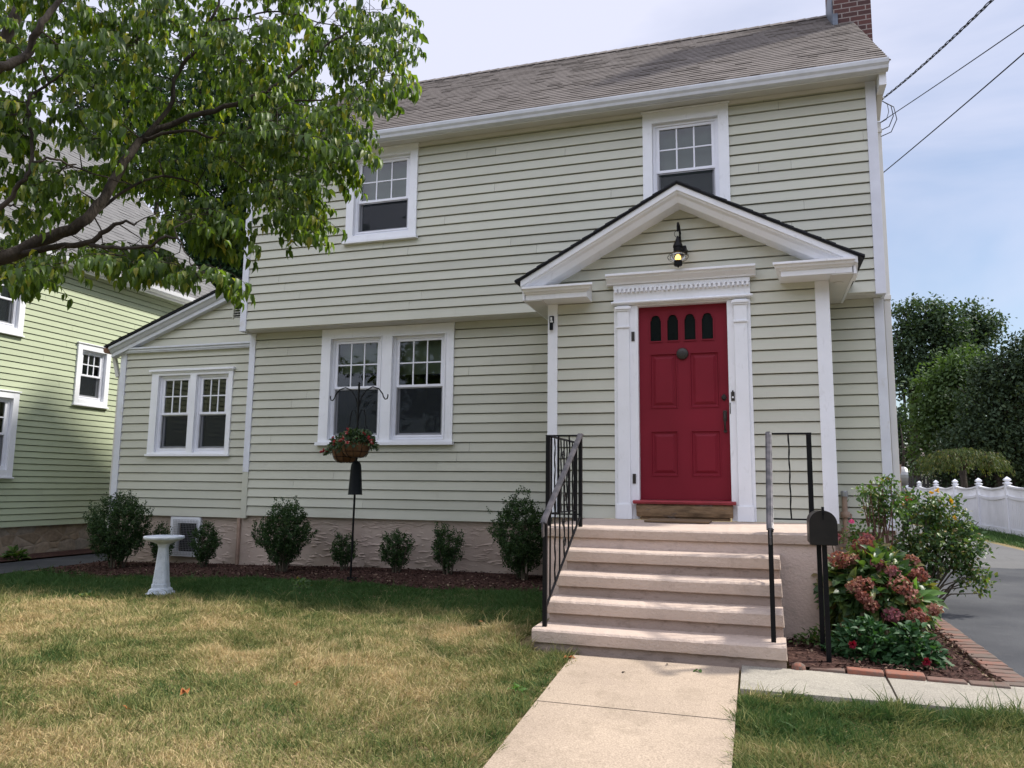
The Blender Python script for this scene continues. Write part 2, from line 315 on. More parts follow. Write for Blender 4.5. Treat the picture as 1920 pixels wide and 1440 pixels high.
# ------------------------------------------------------------------ leaf clouds (numpy)
def leaf_cloud(name, mat, parent, P, A, N, L, W, fold=.25, curl=.25, rn=None, rng=None, loc=None, simple=False):
    """every leaf a small folded, curled blade: P base, A axis, N normal, L length, W width"""
    P = np.asarray(P, float); A = np.asarray(A, float); N = np.asarray(N, float); k = len(P)
    L = np.broadcast_to(np.asarray(L, float), (k,)); W = np.broadcast_to(np.asarray(W, float), (k,))
    A = A/np.linalg.norm(A, axis=1)[:,None]; B = np.cross(N, A); B /= (np.linalg.norm(B, axis=1)[:,None]+1e-9); N = np.cross(A, B)
    if simple: T = [(0,0,0),(.5,-.5,.0),(1,0,-curl),(.5,.5,.0)]; F = [(0,1,2,3)]
    else:
        T = [(0,0,0),(.3,-.46,fold*.46),(.68,-.40,fold*.40-curl*.4),(1,0,-curl),(.68,.40,fold*.40-curl*.4),(.3,.46,fold*.46),(.34,0,-.02),(.7,0,-curl*.42)]
        F = [(0,1,6),(1,2,7,6),(2,3,7),(7,3,4),(6,7,4,5),(0,6,5)]
    nv = len(T); V = np.zeros((k, nv, 3))
    for i, (a, b, c) in enumerate(T):
        V[:,i] = P + A*(a*L)[:,None] + B*(b*W)[:,None] + N*(c*L)[:,None]
    base = Vector((0,0,0))
    if parent is not None:
        r = parent
        while r.parent: r = r.parent
        base = r.location
    elif loc is not None: base = Vector(loc)
    V = (V - np.array(base)).reshape(-1, 3)
    loops = []; tot = []
    for f in F: loops += list(f); tot.append(len(f))
    loops = np.array(loops); idx = (loops[None,:] + (np.arange(k)*nv)[:,None]).ravel(); tots = np.tile(tot, k)
    me = bpy.data.meshes.new(name); me.vertices.add(len(V)); me.vertices.foreach_set('co', V.ravel())
    me.loops.add(len(idx)); me.loops.foreach_set('vertex_index', idx.astype(np.int32))
    me.polygons.add(len(tots)); me.polygons.foreach_set('loop_start', np.concatenate([[0], np.cumsum(tots)[:-1]]).astype(np.int32))
    me.update(calc_edges=True); me.validate()
    if rn is None: rn = np.random.default_rng(k).random(k)
    at = me.attributes.new('rnd', 'FLOAT', 'FACE'); at.data.foreach_set('value', np.repeat(rn, len(F)).astype(np.float32))
    if not simple: me.polygons.foreach_set('use_smooth', [True]*len(me.polygons))
    me.materials.append(M(mat)); o = bpy.data.objects.new(name, me); COL.objects.link(o)
    if parent is not None: o.parent = parent
    else: o.location = base
    return o
def unit(rg, k): v = rg.normal(size=(k,3)); return v/np.linalg.norm(v, axis=1)[:,None]

# ------------------------------------------------------------------ terrain
def ss(a, b, x): t_ = min(max((x-a)/(b-a), 0), 1); return t_*t_*(3-2*t_)
def H(x, y):
    if y < -3.9: z = -1.02+.08*(max(y,-9.6)+3.9)
    elif y < 0: z = -1.02+.01*(y+3.9)
    else: z = -.981
    k = 1 if y > -3.5 else max(0, 1+(y+3.5)/3.5)
    return z-.025*min(max(-x-4,0),4)*k
def axis(segs):
    a = []
    for lo, hi, st in segs: a += list(np.arange(lo, hi, st))
    return sorted(set(round(float(q),3) for q in a))
def sheet(mb, xs, ys, dz=0, fn=None, hf=None):
    """drape a grid over the ground"""
    hf = hf or H; nx = len(xs)
    vs = [(x, y, hf(x,y)+dz) for y in ys for x in xs]
    fs = [(j*nx+i, j*nx+i+1, (j+1)*nx+i+1, (j+1)*nx+i) for j in range(len(ys)-1) for i in range(nx-1) if fn is None or fn((xs[i]+xs[i+1])/2, (ys[j]+ys[j+1])/2)]
    mb.add(vs, fs)

# ================================================================== SETTING
xs = axis([(-400,-60,40),(-60,-14,6),(-14,-9,1),(-9,5,.25),(5,14,1),(14,60,6),(60,401,40)])
ys = axis([(-400,-60,40),(-60,-12,6),(-12,-6,.5),(-6,1,.25),(1,8,1),(8,40,4),(40,401,40)])
g = MB(); sheet(g, xs, ys); struct(obj('ground', g, 'lawn_soil', smooth=True))

def slab(name, x0, x1, y0, y1, mat, top=.03, st=.25, hf=None):
    mb = MB(); X = list(np.arange(x0, x1-.01, st))+[x1]; Y = list(np.arange(y0, y1-.01, st))+[y1]
    sheet(mb, X, Y, top, hf=hf); f = hf or H
    for A, Bq in [((x0,y0),(x1,y0)),((x1,y0),(x1,y1)),((x1,y1),(x0,y1)),((x0,y1),(x0,y0))]:
        n = 8; P = [(A[0]+(Bq[0]-A[0])*i/n, A[1]+(Bq[1]-A[1])*i/n) for i in range(n+1)]
        for p, q in zip(P, P[1:]): mb.quad((*p, f(*p)-.1), (*q, f(*q)-.1), (*q, f(*q)+top), (*p, f(*p)+top))
    return mb
def merge(name, slabs, mat):
    m = MB()
    for s_ in slabs: m.add(s_.v, s_.f)
    return struct(obj(name, m, mat))
ej = [-3.86,-4.765,-5.85,-6.95,-8.05,-9.15,-10.2]
merge('front_walk', [slab('', -.49, .572, b+.012, a, 'walk_tan') for a, b in zip(ej, ej[1:])], 'walk_tan')
def HS(x, y): return H(x, y) + .004
merge('side_walk', [slab('', a, b-.012, -4.27+.0*(a), -3.80, 'walk_gray', hf=HS) for a, b in [(.586,1.42),(1.42,2.5)]] , 'walk_gray')
merge('sidewalk', [slab('', a, a+1.18, -11.4, -10.22, 'walk_gray') for a in np.arange(-9.6,9.6,1.2)], 'walk_gray')
m = MB(); sheet(m, list(np.arange(-40,41,8)), [-24,-20,-16,-13], .012); struct(obj('street', m, 'asphalt'))
def drive_ok(x, y): return True
m = MB(); sheet(m, axis([(2.16,5.61,.23)]), axis([(-10.1,30.1,.25)]), .012, lambda x, y: x > 2.18+max(0,(y+3.7)*-.25)*0); struct(obj('driveway', m, 'asphalt', smooth=True))
m = MB(); sheet(m, axis([(-9.75,-8.68,.107)]), axis([(-10.1,12,.25)]), .012); struct(obj('neighbor_driveway', m, 'asphalt', smooth=True))
# mulch beds
def bed_edge(x): return -1.16-.10*math.sin(x*1.7)-.05*math.sin(x*4.1)-(.25*ss(-6.2,-7.6,x)*(1-ss(-7.6,-8.5,x)))
m = MB(); X = axis([(-8.45,-.9,.1)])
for i in range(len(X)-1):
    a, b = X[i], X[i+1]
    for j in range(6):
        def pt(x, k): y = bed_edge(x)*(1-k/6)+.12*k/6; return (x, y, H(x,y)+.014+.03*math.sin(PI*min(1,k/3.0)*.5))
        m.quad(pt(a,j), pt(b,j), pt(b,j+1), pt(a,j+1))
struct(obj('mulch_bed', m, 'mulch', smooth=True))
m = MB(); sheet(m, axis([(.87,2.06,.085)]), axis([(-3.78,-.0,.1)]), .02, hf=lambda x,y: H(x,y)+.02*math.sin(x*5)*math.sin(y*4)+.02); struct(obj('flower_bed_soil', m, 'mulch', smooth=True))
m = MB(); sheet(m, [-10.5,-10.1,-9.8], axis([(-5,6,.5)]), .03); struct(obj('soil_strip', m, 'mulch'))

# mulch chips: uncountable
rg = np.random.default_rng(3)
def chips(name, boxes, n, s=.03):
    P = []
    for k in range(n):
        x0,x1,y0,y1 = boxes[k % len(boxes)]; x = rg.uniform(x0,x1); y = rg.uniform(y0,y1)
        if name == 'mulch_chips' and y < bed_edge(x)-rg.random()**3*.12: y = rg.uniform(bed_edge(x), 0)
        P.append((x, y, H(x,y)+rg.uniform(.03,.062)))
    k = len(P); A = rg.normal(size=(k,3))*(1,1,.35); N = rg.normal(size=(k,3))*.5+(0,0,1)
    return struct(leaf_cloud(name, 'mulch_chip', None, P, A, N, rg.uniform(.4,1.5,k)*s, rg.uniform(.3,.6,k)*s, simple=True, loc=(0,0,H(0,0))), 'stuff')
chips('mulch_chips', [(-8.4,-1.0,-1.35,.1)], 9000, .035)
chips('soil_chips', [(.9,2.05,-3.75,-.3)], 5000, .035)

# lawn grass: uncountable
def lawn(n, fn, x0, x1, y0, y1, dens_pow, seed, hmin=.022, hmax=.05):
    r = np.random.default_rng(seed); x = r.uniform(x0,x1,n*2); u = r.random(n*2)
    y = y0+(y1-y0)*u**dens_pow
    ok = fn(x, y); x = x[ok][:n]; y = y[ok][:n]
    # clumps: wander the height with a smooth pattern
    hh = .5+.5*np.sin(x*7.3+2*np.sin(y*5.1))*np.sin(y*8.7+2*np.sin(x*4.3))
    z = np.array([H(a,b) for a,b in zip(x,y)]); return x, y, z, hh, r
def edgejit(x, y): return .03*np.sin(y*23)+.02*np.sin(y*61+1)
GP=[]; 
be = lambda x: -1.16-.10*np.sin(x*1.7)-.05*np.sin(x*4.1)
f1 = lambda x, y: ((x < -.50+edgejit(x,y)) & (y < np.where(x>-.99, -3.72, be(x)-.0)) & ~((x>-1.0)&(y>-3.5)&(x>-.86)) & (x > -8.6+.0*y) | ((x>-1.5)&(x<-1.03)&(y<-1.1)&(y>-3.8)))
f2 = lambda x, y: (x > .585+edgejit(x,y)*.7) & (y < -4.29+edgejit(y,x)) & (x < 2.15)
specs = [(250000, f1, -5.8, -.44, -6.9, -2.6, 1.0, 1), (125000, f1, -8.6, -.6, -4.6, -1.0, 1.0, 2), (60000, f2, .55, 2.15, -6.0, -4.2, 1.0, 5), (60000, f1, -7.6, -.5, -10, -5.8, .6, 6),
         (9000, f2, .6, 2.15, -10, -6, 1, 9)]
XX=[];YY=[];ZZ=[];HH=[]
for s_ in specs:
    x,y,z,hh,r = lawn(*s_); XX.append(x);YY.append(y);ZZ.append(z);HH.append(hh)
# green strip by the fence and around
r = np.random.default_rng(12); n = 16000; x = r.uniform(5.58,6.72,n); y = r.uniform(4,29,n); XX.append(x);YY.append(y);ZZ.append(np.array([H(a,b) for a,b in zip(x,y)]));HH.append(np.full(n,.8))
x=np.concatenate(XX);y=np.concatenate(YY);z=np.concatenate(ZZ);hh=np.concatenate(HH); k=len(x); r=np.random.default_rng(77)
lean = r.normal(size=(k,2))*.75+np.stack([np.sin(y*3+x*2)*.35, np.cos(x*3)*.3],1)
A = np.stack([lean[:,0], lean[:,1], np.full(k,.55)+r.random(k)*.6],1)
far = np.clip((np.sqrt((x-.7)**2+(y+9)**2)-3.5)/6, 0, 3)
Lb = (.028+.034*hh*r.random(k)+.012*r.random(k))*(1+.25*far); Wb = (.0028+.0018*r.random(k))*(1+.8*far)
tall = ((np.abs(x-.62)<.14)&(y<-4.25)) | ((np.abs(x+.56)<.09)&(np.sin(y*6)>-.2)) | ((x>.6)&(y>-4.5)&(y<-4.2)) | ((x>-1.3)&(x<-.8)&(y>-3.95)); Lb = np.where(tall, Lb*1.55, Lb); Lb = Lb*(1+.9*(r.random(k)<.05)); Lb = Lb*(.75+.5*hh)
def blades(name, P, A, L, W, mat, rn):
    k = len(P); A = A/np.linalg.norm(A,axis=1)[:,None]; up = np.array([0,0,1.]); S = np.cross(A, r.normal(size=(k,3))); S /= np.linalg.norm(S,axis=1)[:,None]+1e-9
    V = np.zeros((k,5,3)); mid = P+A*(L*.5)[:,None]+up*(L*.12)[:,None]; tip = P+A*L[:,None]
    V[:,0]=P-S*(W/2)[:,None]; V[:,1]=P+S*(W/2)[:,None]; V[:,2]=mid+S*(W*.42)[:,None]; V[:,3]=mid-S*(W*.42)[:,None]; V[:,4]=tip
    V -= np.array([0,0,-1.]); V=V.reshape(-1,3); idx=(np.array([0,1,2,3,3,2,4])[None,:]+(np.arange(k)*5)[:,None]).ravel(); tots=np.tile([4,3],k)
    me=bpy.data.meshes.new(name); me.vertices.add(len(V)); me.vertices.foreach_set('co',V.ravel()); me.loops.add(len(idx)); me.loops.foreach_set('vertex_index',idx.astype(np.int32))
    me.polygons.add(len(tots)); me.polygons.foreach_set('loop_start',np.concatenate([[0],np.cumsum(tots)[:-1]]).astype(np.int32)); me.update(calc_edges=True)
    at=me.attributes.new('rnd','FLOAT','FACE'); at.data.foreach_set('value',np.repeat(rn,2).astype(np.float32)); me.materials.append(M(mat))
    o=bpy.data.objects.new(name,me); COL.objects.link(o); o.location=(0,0,-1); return o
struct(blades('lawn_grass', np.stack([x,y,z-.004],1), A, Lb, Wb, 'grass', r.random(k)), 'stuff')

# ================================================================== HOUSE helpers
def TF(Y): return lambda a, d, c: (a, Y-d, c)          # wall facing the street
def TX(X): return lambda a, d, c: (X+d, a, c)          # wall facing +x
def TXn(X): return lambda a, d, c: (X-d, a, c)
def tbox(mb, T, a0, a1, d0, d1, c0, c1, col=None):
    p = [T(a,d,c) for c in (c0,c1) for a, d in ((a0,d0),(a1,d0),(a1,d1),(a0,d1))]
    mb.add(p, [(0,3,2,1),(4,5,6,7),(0,1,5,4),(1,2,6,5),(2,3,7,6),(3,0,4,7)], col)
def siding(mb, T, a0, a1, c0, c1, e, holes=(), ph=None, lim=None, lip=.019):
    lines = [c0]; k = 0
    ph = c0 if ph is None else ph
    q = ph - math.floor((ph-c0)/e)*e
    while q < c1-.01:
        if q > c0+.35*e: lines.append(q)
        q += e
    lines.append(c1)
    for cb, ct in zip(lines, lines[1:]):
        cuts = sorted({cb, ct} | {z for h in holes for z in (h[2], h[3]) if cb < z < ct} | ({ct-.0125} if ct < c1 and ct-cb > .05 else set())); joints = [a0+3.66*k_+rnd.uniform(-.2,3.4) for k_ in range(int((a1-a0)/3.66)+1)] if a1-a0 > 3 else []; cols_ = [rnd.random() for _ in range(5)]; bend = [rnd.uniform(-.0015,.0015) for _ in range(2)]
        for p_, q_ in zip(cuts, cuts[1:]):
            mid = (p_+q_)/2; iv = [(a0, a1)]
            for h in holes:
                if h[2] < mid < h[3]:
                    nv = []
                    for u, v in iv:
                        if h[0] > u: nv.append((u, min(v, h[0])))
                        if h[1] < v: nv.append((max(u, h[1]), v))
                        if h[1] <= u or h[0] >= v: pass
                    iv = [w_ for w_ in nv if w_[1]-w_[0] > 1e-4]
            dd = lambda c: lip*(1-(c-cb)/(ct-cb))+.002 if c < ct-.009 or ct == c1 else -.034
            dp, dq = dd(p_), dd(q_)
            bv = []
            for u, v in iv:
                b_ = sorted([u, v]+[j_ for j_ in joints if u+.05 < j_ < v-.05])
                bv += [(s0+(.0012 if s0 != u else 0), s1-(.0012 if s1 != v else 0), cols_[(i_*3+int(s0*7)) % 5]) for i_, (s0, s1) in enumerate(zip(b_, b_[1:]))]
            for u, v, col in bv:
                up_, vp, uq, vq = u, v, u, v
                if lim:
                    l, r_ = lim(p_); up_, vp = max(u,l), min(v,r_); l, r_ = lim(q_); uq, vq = max(u,l), min(v,r_)
                    if up_ >= vp: continue
                    if uq > vq: uq = vq = (uq+vq)/2
                mb.add([T(up_,dp,p_), T(vp,dp,p_), T(vq,dq,q_), T(uq,dq,q_)], [(0,1,2,3)], col)
                if p_ == cb and True: mb.add([T(up_,-.035,p_), T(vp,-.035,p_), T(vp,dp,p_), T(up_,dp,p_)], [(0,1,2,3)], col)

def window(house, T, a0, a1, c0, c1, mid, shade='roller', sf=.6, screen=True, name='window', cols=3, rows=2):
    """double hung window inside an opening; sub-parts hang on the frame"""
    f = MB(); w = .034
    for q in ((a0,a0+w,c0,c1),(a1-w,a1,c0,c1),(a0+w,a1-w,c1-w,c1),(a0+w,a1-w,c0,c0+w)): tbox(f, T, q[0], q[1], -.115, -.012, q[2], q[3])
    tbox(f, T, a0+w, a1-w, -.115, -.004, c0+w, c0+w+.022)
    for q in ((a0+w,a0+w+.012),(a1-w-.012,a1-w)): tbox(f, T, q[0], q[1], -.06, -.022, c0+w+.022, c1-w)
    fr = obj(name, f, 'vinyl', house, bevel=.003)
    b0, b1 = a0+w+.012, a1-w-.012; s_ = .033
    def sash(z0, z1, d0, d1, top):
        m = MB()
        for q in ((b0,b0+s_,z0,z1),(b1-s_,b1,z0,z1),(b0+s_,b1-s_,z1-s_,z1),(b0+s_,b1-s_,z0,z0+s_)): tbox(m, T, q[0], q[1], d0, d1, q[2], q[3])
        if top:
            gw = .009
            for i in range(1, cols): x_ = b0+s_+(b1-b0-2*s_)*i/cols; tbox(m, T, x_-gw, x_+gw, d0+.012, d1-.008, z0+s_, z1-s_)
            for i in range(1, rows):
                z_ = z0+s_+(z1-z0-2*s_)*i/rows
                for j in range(cols):
                    xa = b0+s_+(b1-b0-2*s_)*j/cols+(gw if j else 0); xb = b0+s_+(b1-b0-2*s_)*(j+1)/cols-(gw if j < cols-1 else 0); tbox(m, T, xa, xb, d0+.013, d1-.009, z_-gw, z_+gw)
        obj('sash', m, 'vinyl', fr, bevel=.002)
        m = MB(); dm = (d0+d1)/2; m.quad(T(b0+s_,dm,z0+s_), T(b1-s_,dm,z0+s_), T(b1-s_,dm,z1-s_), T(b0+s_,dm,z1-s_)); obj('pane', m, 'glass', fr)
    sash(mid-.018, c1-w, -.060, -.026, True); sash(c0+w+.022, mid+.016, -.098, -.064, False)
    m = MB(); z0, z1 = c0+w+.022, mid-.018
    for q in ((b0,b0+.014,z0,z1),(b1-.014,b1,z0,z1),(b0+.014,b1-.014,z1-.014,z1),(b0+.014,b1-.014,z0,z0+.014)): tbox(m, T, q[0], q[1], -.052, -.040, q[2], q[3])
    if screen:
        obj('screen_frame', m, 'gray_metal', fr)
        m = MB(); m.quad(T(b0,-.046,z0), T(b1,-.046,z0), T(b1,-.046,z1), T(b0,-.046,z1)); obj('bug_screen', m, 'bug_screen', fr)
    m = MB(); e = .02
    if shade == 'roller': m.quad(T(b0-.01,-.15,c1-.02-(c1-mid)*sf), T(b1+.01,-.15,c1-.02-(c1-mid)*sf), T(b1+.01,-.15,c1), T(b0-.01,-.15,c1)); tbox(m, T, b0, b1, -.16, -.145, c1-.045-(c1-mid)*sf, c1-.02-(c1-mid)*sf); obj('roller_shade', m, 'roller_shade', fr)
    elif shade == 'blind':
        z_ = c1
        while z_ > c1-(c1-c0)*sf: m.quad(T(b0-.01,-.150,z_-.030), T(b1+.01,-.150,z_-.030), T(b1+.01,-.134,z_), T(b0-.01,-.134,z_)); z_ -= .032
        obj('blind', m, 'blind', fr)
    elif shade == 'curtain':
        n = 46
        for i in range(n):
            xa = b0+(b1-b0)*i/n; xb = b0+(b1-b0)*(i+1)/n; fa = lambda i: -.17+.02*math.sin(i*1.35)+.01*math.sin(i*.6); m.quad(T(xa,fa(i),c0), T(xb,fa(i+1),c0), T(xb,fa(i+1),c1), T(xa,fa(i),c1))
        obj('curtain', m, 'curtain', fr, smooth=True)
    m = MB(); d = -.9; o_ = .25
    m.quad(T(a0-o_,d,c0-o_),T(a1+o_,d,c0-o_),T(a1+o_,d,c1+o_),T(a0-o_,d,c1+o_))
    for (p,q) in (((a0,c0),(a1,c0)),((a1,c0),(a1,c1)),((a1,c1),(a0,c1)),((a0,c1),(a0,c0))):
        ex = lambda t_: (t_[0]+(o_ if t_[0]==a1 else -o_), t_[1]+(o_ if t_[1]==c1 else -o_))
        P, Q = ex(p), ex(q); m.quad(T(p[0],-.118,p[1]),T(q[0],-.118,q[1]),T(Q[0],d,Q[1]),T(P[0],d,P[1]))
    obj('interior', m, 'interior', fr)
    return fr
def ring(mb, T, o, i, d0, d1):     # flat casing boards between outer rect o and inner rect(s)
    tbox(mb, T, o[0], i[0], d0, d1, o[2], o[3]); tbox(mb, T, i[1], o[1], d0, d1, o[2], o[3])
    tbox(mb, T, i[0], i[1], d0, d1-.001, i[3], o[3]); tbox(mb, T, i[0], i[1], d0, d1-.001, o[2], i[2])
def shingle_roof(mb, P00, P10, P11, P01, e=.14, tw=.2, th=.009, proud=.007):
    """P00-P10 eave edge, P01-P11 ridge edge; real overlapping tabs"""
    P00,P10,P11,P01 = map(Vector, (P00,P10,P11,P01)); n = (P10-P00).cross(P01-P00).normalized()
    if n.z < 0: n = -n
    sl = (P01-P00).length; rows = max(1, int(sl/e))
    for r_ in range(rows):
        t0, t1 = r_/rows, (r_+1)/rows; A0 = P00.lerp(P01,t0); A1 = P10.lerp(P11,t0); B0 = P00.lerp(P01,t1); B1 = P10.lerp(P11,t1)
        wid = (A1-A0).length; x_ = -rnd.random()*tw
        while x_ < wid:
            w_ = tw*rnd.choice((.5,.8,1,1,1.4,1.8)); a = max(x_,0)/wid; b = min(x_+w_, wid)/wid; x_ += w_
            if b <= a: continue
            hgt = th if rnd.random() < .7 else th+proud*rnd.uniform(.4,1); dr = (P01-P00).normalized()*-.012*(hgt > th)
            p, q = A0.lerp(A1,a)+dr, A0.lerp(A1,b)+dr; u, v = B0.lerp(B1,a), B0.lerp(B1,b); c_ = min(1, max(0, rnd.gauss(.5,.17)))
            mb.add([p+n*hgt, q+n*hgt, v+n*.002, u+n*.002, p, q], [(0,1,2,3),(4,5,1,0)], c_)

# ================================================================== MAIN HOUSE
house = thing('house', 'two storey sage green clapboard house with white trim, brown shingle roof and projecting front entry', 'house', (-2.0,0,H(-2,0)))
E_ = .1212
LW = [(-4.757,-4.005,.705,2.072),(-3.837,-3.085,.700,2.066)]       # lower double window openings
WW = [(-7.745,-7.175,.552,1.683),(-7.065,-6.510,.550,1.681)]       # wing double window
UL = (-4.355,-3.535,3.405,4.47); UR = (-.375,.385,3.30,4.43)
sm = MB()
siding(sm, TF(0), -6.0, -1.40, -.32, 2.215, E_, [(h[0]-.03,h[1]+.03,h[2]-.03,h[3]+.03) for h in LW], 1.997)
siding(sm, TF(0), 1.42, 2.0, -.32, 2.215, E_, [], 2.002)
siding(sm, TF(-.25), -5.98, 2.0, 2.222, 4.62, E_, [(h[0]-.03,h[1]+.03,h[2]-.03,h[3]+.03) for h in (UL,UR)], 4.4184)
wa = obj('wall', sm, 'siding', house)
sm = MB(); siding(sm, TX(2.04), .0, 6.0, -.32, 2.2, E_); siding(sm, TXn(-6.04), .0, 6.0, -.32, 2.2, E_)
siding(sm, TX(2.04), -.22, 6.0, 2.21, 7.4, E_, lim=lambda c: (-.22 if c < 4.66 else -.45+(c-4.66)/.784+.05, 6.0 if c < 4.66 else 6.25-(c-4.66)/.784-.05))
siding(sm, TXn(-6.04), -.22, 6.0, 2.21, 7.4, E_, lim=lambda c: (-.22 if c < 4.66 else -.45+(c-4.66)/.784+.05, 6.0 if c < 4.66 else 6.25-(c-4.66)/.784-.05))
siding(sm, lambda a,d,c: (a, 6.0+d, c), -6.04, 2.04, -.32, 4.62, E_); obj('side_wall', sm, 'siding', house)
# left wing walls
sm = MB(); siding(sm, TF(.15), -8.38, -6.05, -.362, 2.06, E_, [(h[0]-.03,h[1]+.03,h[2]-.03,h[3]+.03) for h in WW], 1.954)
siding(sm, TF(.15), -8.5, -6.03, 2.125, 2.95, .128, [(-6.50,-6.30,2.50,2.80)], 2.125, lim=lambda c: (-8.55+(c-2.075)/.377, -6.03))
siding(sm, TXn(-8.46), .2, 4.6, -.362, 2.06, E_); obj('wing_wall', sm, 'siding', house)
# boards
for b_ in ((-6.07,-5.975,-.028,.16,.27,2.21),(1.975,2.072,-.028,.05,-.30,2.21),(-6.065,-5.965,-.278,-.2,2.195,4.62),(1.965,2.068,-.278,-.2,2.195,4.60),(-6.07,-6.041,-.199,0,2.195,4.6),(2.046,2.072,-.199,.0,2.195,4.6),(-8.485,-8.378,.122,.2,-.33,2.05)):
    m = MB(); m.box(*b_); obj('corner_board', m, 'corner_board', house, bevel=.003)
m = MB(); m.box(-6.068,-5.977,-.026,.15,-.36,.27); obj('painted_corner_board', m, 'siding', house, bevel=.003)['label'] = 'sage painted lower length of the corner board'
# overhang soffit + bottom skirt
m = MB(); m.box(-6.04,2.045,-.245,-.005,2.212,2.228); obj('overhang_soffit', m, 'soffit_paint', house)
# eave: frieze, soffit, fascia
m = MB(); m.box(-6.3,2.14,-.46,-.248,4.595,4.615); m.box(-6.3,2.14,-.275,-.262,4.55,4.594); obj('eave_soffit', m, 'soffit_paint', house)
m = MB(); m.box(2.08,2.15,-.47,-.1,4.44,4.594); m.sweepx([(-.46,4.57),(-.475,4.57),(-.475,4.66),(-.46,4.66)], -6.3, 2.15); obj('fascia', m, 'trim', house)
m = MB()
for sx in (-6.26, 2.13):    # rake boards on both gables
    for p, q in (((-.46,4.62),(2.9,7.25)),((2.9,7.25),(6.26,4.62))): m = MB(); m.hexa([(sx-.02,p[0],p[1]-.16),(sx+.02,p[0],p[1]-.16),(sx+.02,p[0],p[1]),(sx-.02,p[0],p[1])],[(sx-.02,q[0],q[1]-.16),(sx+.02,q[0],q[1]-.16),(sx+.02,q[0],q[1]),(sx-.02,q[0],q[1])]); obj('rake_board', m, 'trim', house)
m = MB(); pr = [(-.476,4.575),(-.53,4.572),(-.555,4.585),(-.565,4.615),(-.585,4.64),(-.592,4.672),(-.592,4.685),(-.580,4.685),(-.575,4.66),(-.55,4.61),(-.50,4.60),(-.488,4.68),(-.476,4.68)]
m.sweepx(pr, -6.32, 2.165); obj('gutter', m, 'gutter_metal', house)
# roof
m = MB(); th = .03
m.hexa([(-6.33,-.52,4.655),(2.18,-.52,4.655),(2.18,2.9,7.335),(-6.33,2.9,7.335)],[(-6.33,-.52,4.68),(2.18,-.52,4.68),(2.18,2.9,7.36),(-6.33,2.9,7.36)])
m.hexa([(-6.33,2.9,7.335),(2.18,2.9,7.335),(2.18,6.32,4.655),(-6.33,6.32,4.655)],[(-6.33,2.9,7.36),(2.18,2.9,7.36),(2.18,6.32,4.68),(-6.33,6.32,4.68)])
shingle_roof(m, (-6.34,-.54,4.667),(2.19,-.54,4.667),(2.19,2.9,7.36),(-6.34,2.9,7.36), .128)
shingle_roof(m, (2.19,6.32,4.68),(-6.34,6.32,4.68),(-6.34,2.9,7.36),(2.19,2.9,7.36), .3, .5)
x_ = -6.33
while x_ < 2.1:
    w_ = .28; m.hexa([(x_,2.78,7.275),(x_+w_+.03,2.78,7.280),(x_+w_+.03,2.9,7.385),(x_,2.9,7.375)],[(x_,2.78,7.29),(x_+w_+.03,2.78,7.297),(x_+w_+.03,2.9,7.40),(x_,2.9,7.385)]); x_ += w_*.62
rf = obj('roof', m, 'shingle_brown', house)
# chimney
m = MB(); m.box(1.93,2.43,2.1,3.05,-1.0,9.4)
for k in range(3): m.box(1.93-.03*(k+1),2.43+.03*(k+1),2.1-.03*(k+1),3.05+.03*(k+1),9.4+.075*k,9.475+.075*k)
obj('chimney', m, 'brick', house)
m = MB(); m.box(1.92,1.99,2.08,2.098,6.72,6.90); m.box(1.912,1.928,2.1,2.9,6.75,7.45); obj('flashing', m, 'lead', house, bevel=.004)
# downspouts
m = MB(); m.box(2.085,2.15,.02,.09,-.75,4.25); m.bar((2.11,-.45,4.6),(2.115,.05,4.28),.06,.05); m.box(2.08,2.155,.0,.1,4.12,4.16); m.box(2.08,2.155,.0,.1,2.19,2.24); obj('downspout', m, 'soffit_paint', house, bevel=.004)
m = MB(); m.tube([(-6.11,.02,-.36),(-6.11,.02,-1.02)],.028,8); obj('drain_pipe', m, 'pipe_tan', house)
# foundation
m = MB()
def skirt(T, a0, a1, c1, y, n=1): m.quad(T(a0,-.03,-1.5), T(a1,-.03,-1.5), T(a1,-.03,c1), T(a0,-.03,c1))
skirt(TF(0), -6.09, 2.04, -.30, 0); skirt(TX(2.04), -.0+.03, 6.0, -.3, 0); skirt(TXn(-8.46), .18, 4.6, -.35, 0)
for a, b, c0, c1 in [(-8.43,-7.24,-1.5,-.345),(-6.905,-6.06,-1.5,-.345),(-7.24,-6.905,-1.5,-.862)]: m.quad((a,.18,c0),(b,.18,c0),(b,.18,c1),(a,.18,c1))
rr_ = random.Random(11)
def ridges(T, a0, a1, c0, c1, n, skip=lambda a, c: False):       # raised trowel ridges in the stucco
    for _ in range(n):
        a = rr_.uniform(a0, a1); c = rr_.uniform(c0, c1); L_ = rr_.choice((.03,.05,.07,.09,.14,.2))*rr_.uniform(.7,1.3)
        if skip(a, c) or a+L_ > a1: continue
        k_ = max(3, int(L_/.03)); sl_ = rr_.uniform(-.25,.2); w_ = 0; P_ = []
        for i in range(k_+1): w_ += rr_.gauss(0,.003); P_.append((a+L_*i/k_, c+sl_*L_*i/k_+w_, (.0055+.004*rr_.random())*math.sin(PI*(.12+.76*i/k_))))
        for (x0,z0,h0),(x1,z1,h1) in zip(P_, P_[1:]):
            m.quad(T(x0,-.0297,z0+h0*2.4),T(x0,-.03+h0*1.5,z0),T(x1,-.03+h1*1.5,z1),T(x1,-.0297,z1+h1*2.4)); m.quad(T(x0,-.0297,z0-h0*.3),T(x1,-.0297,z1-h1*.3),T(x1,-.03+h1*1.5,z1),T(x0,-.03+h0*1.5,z0))
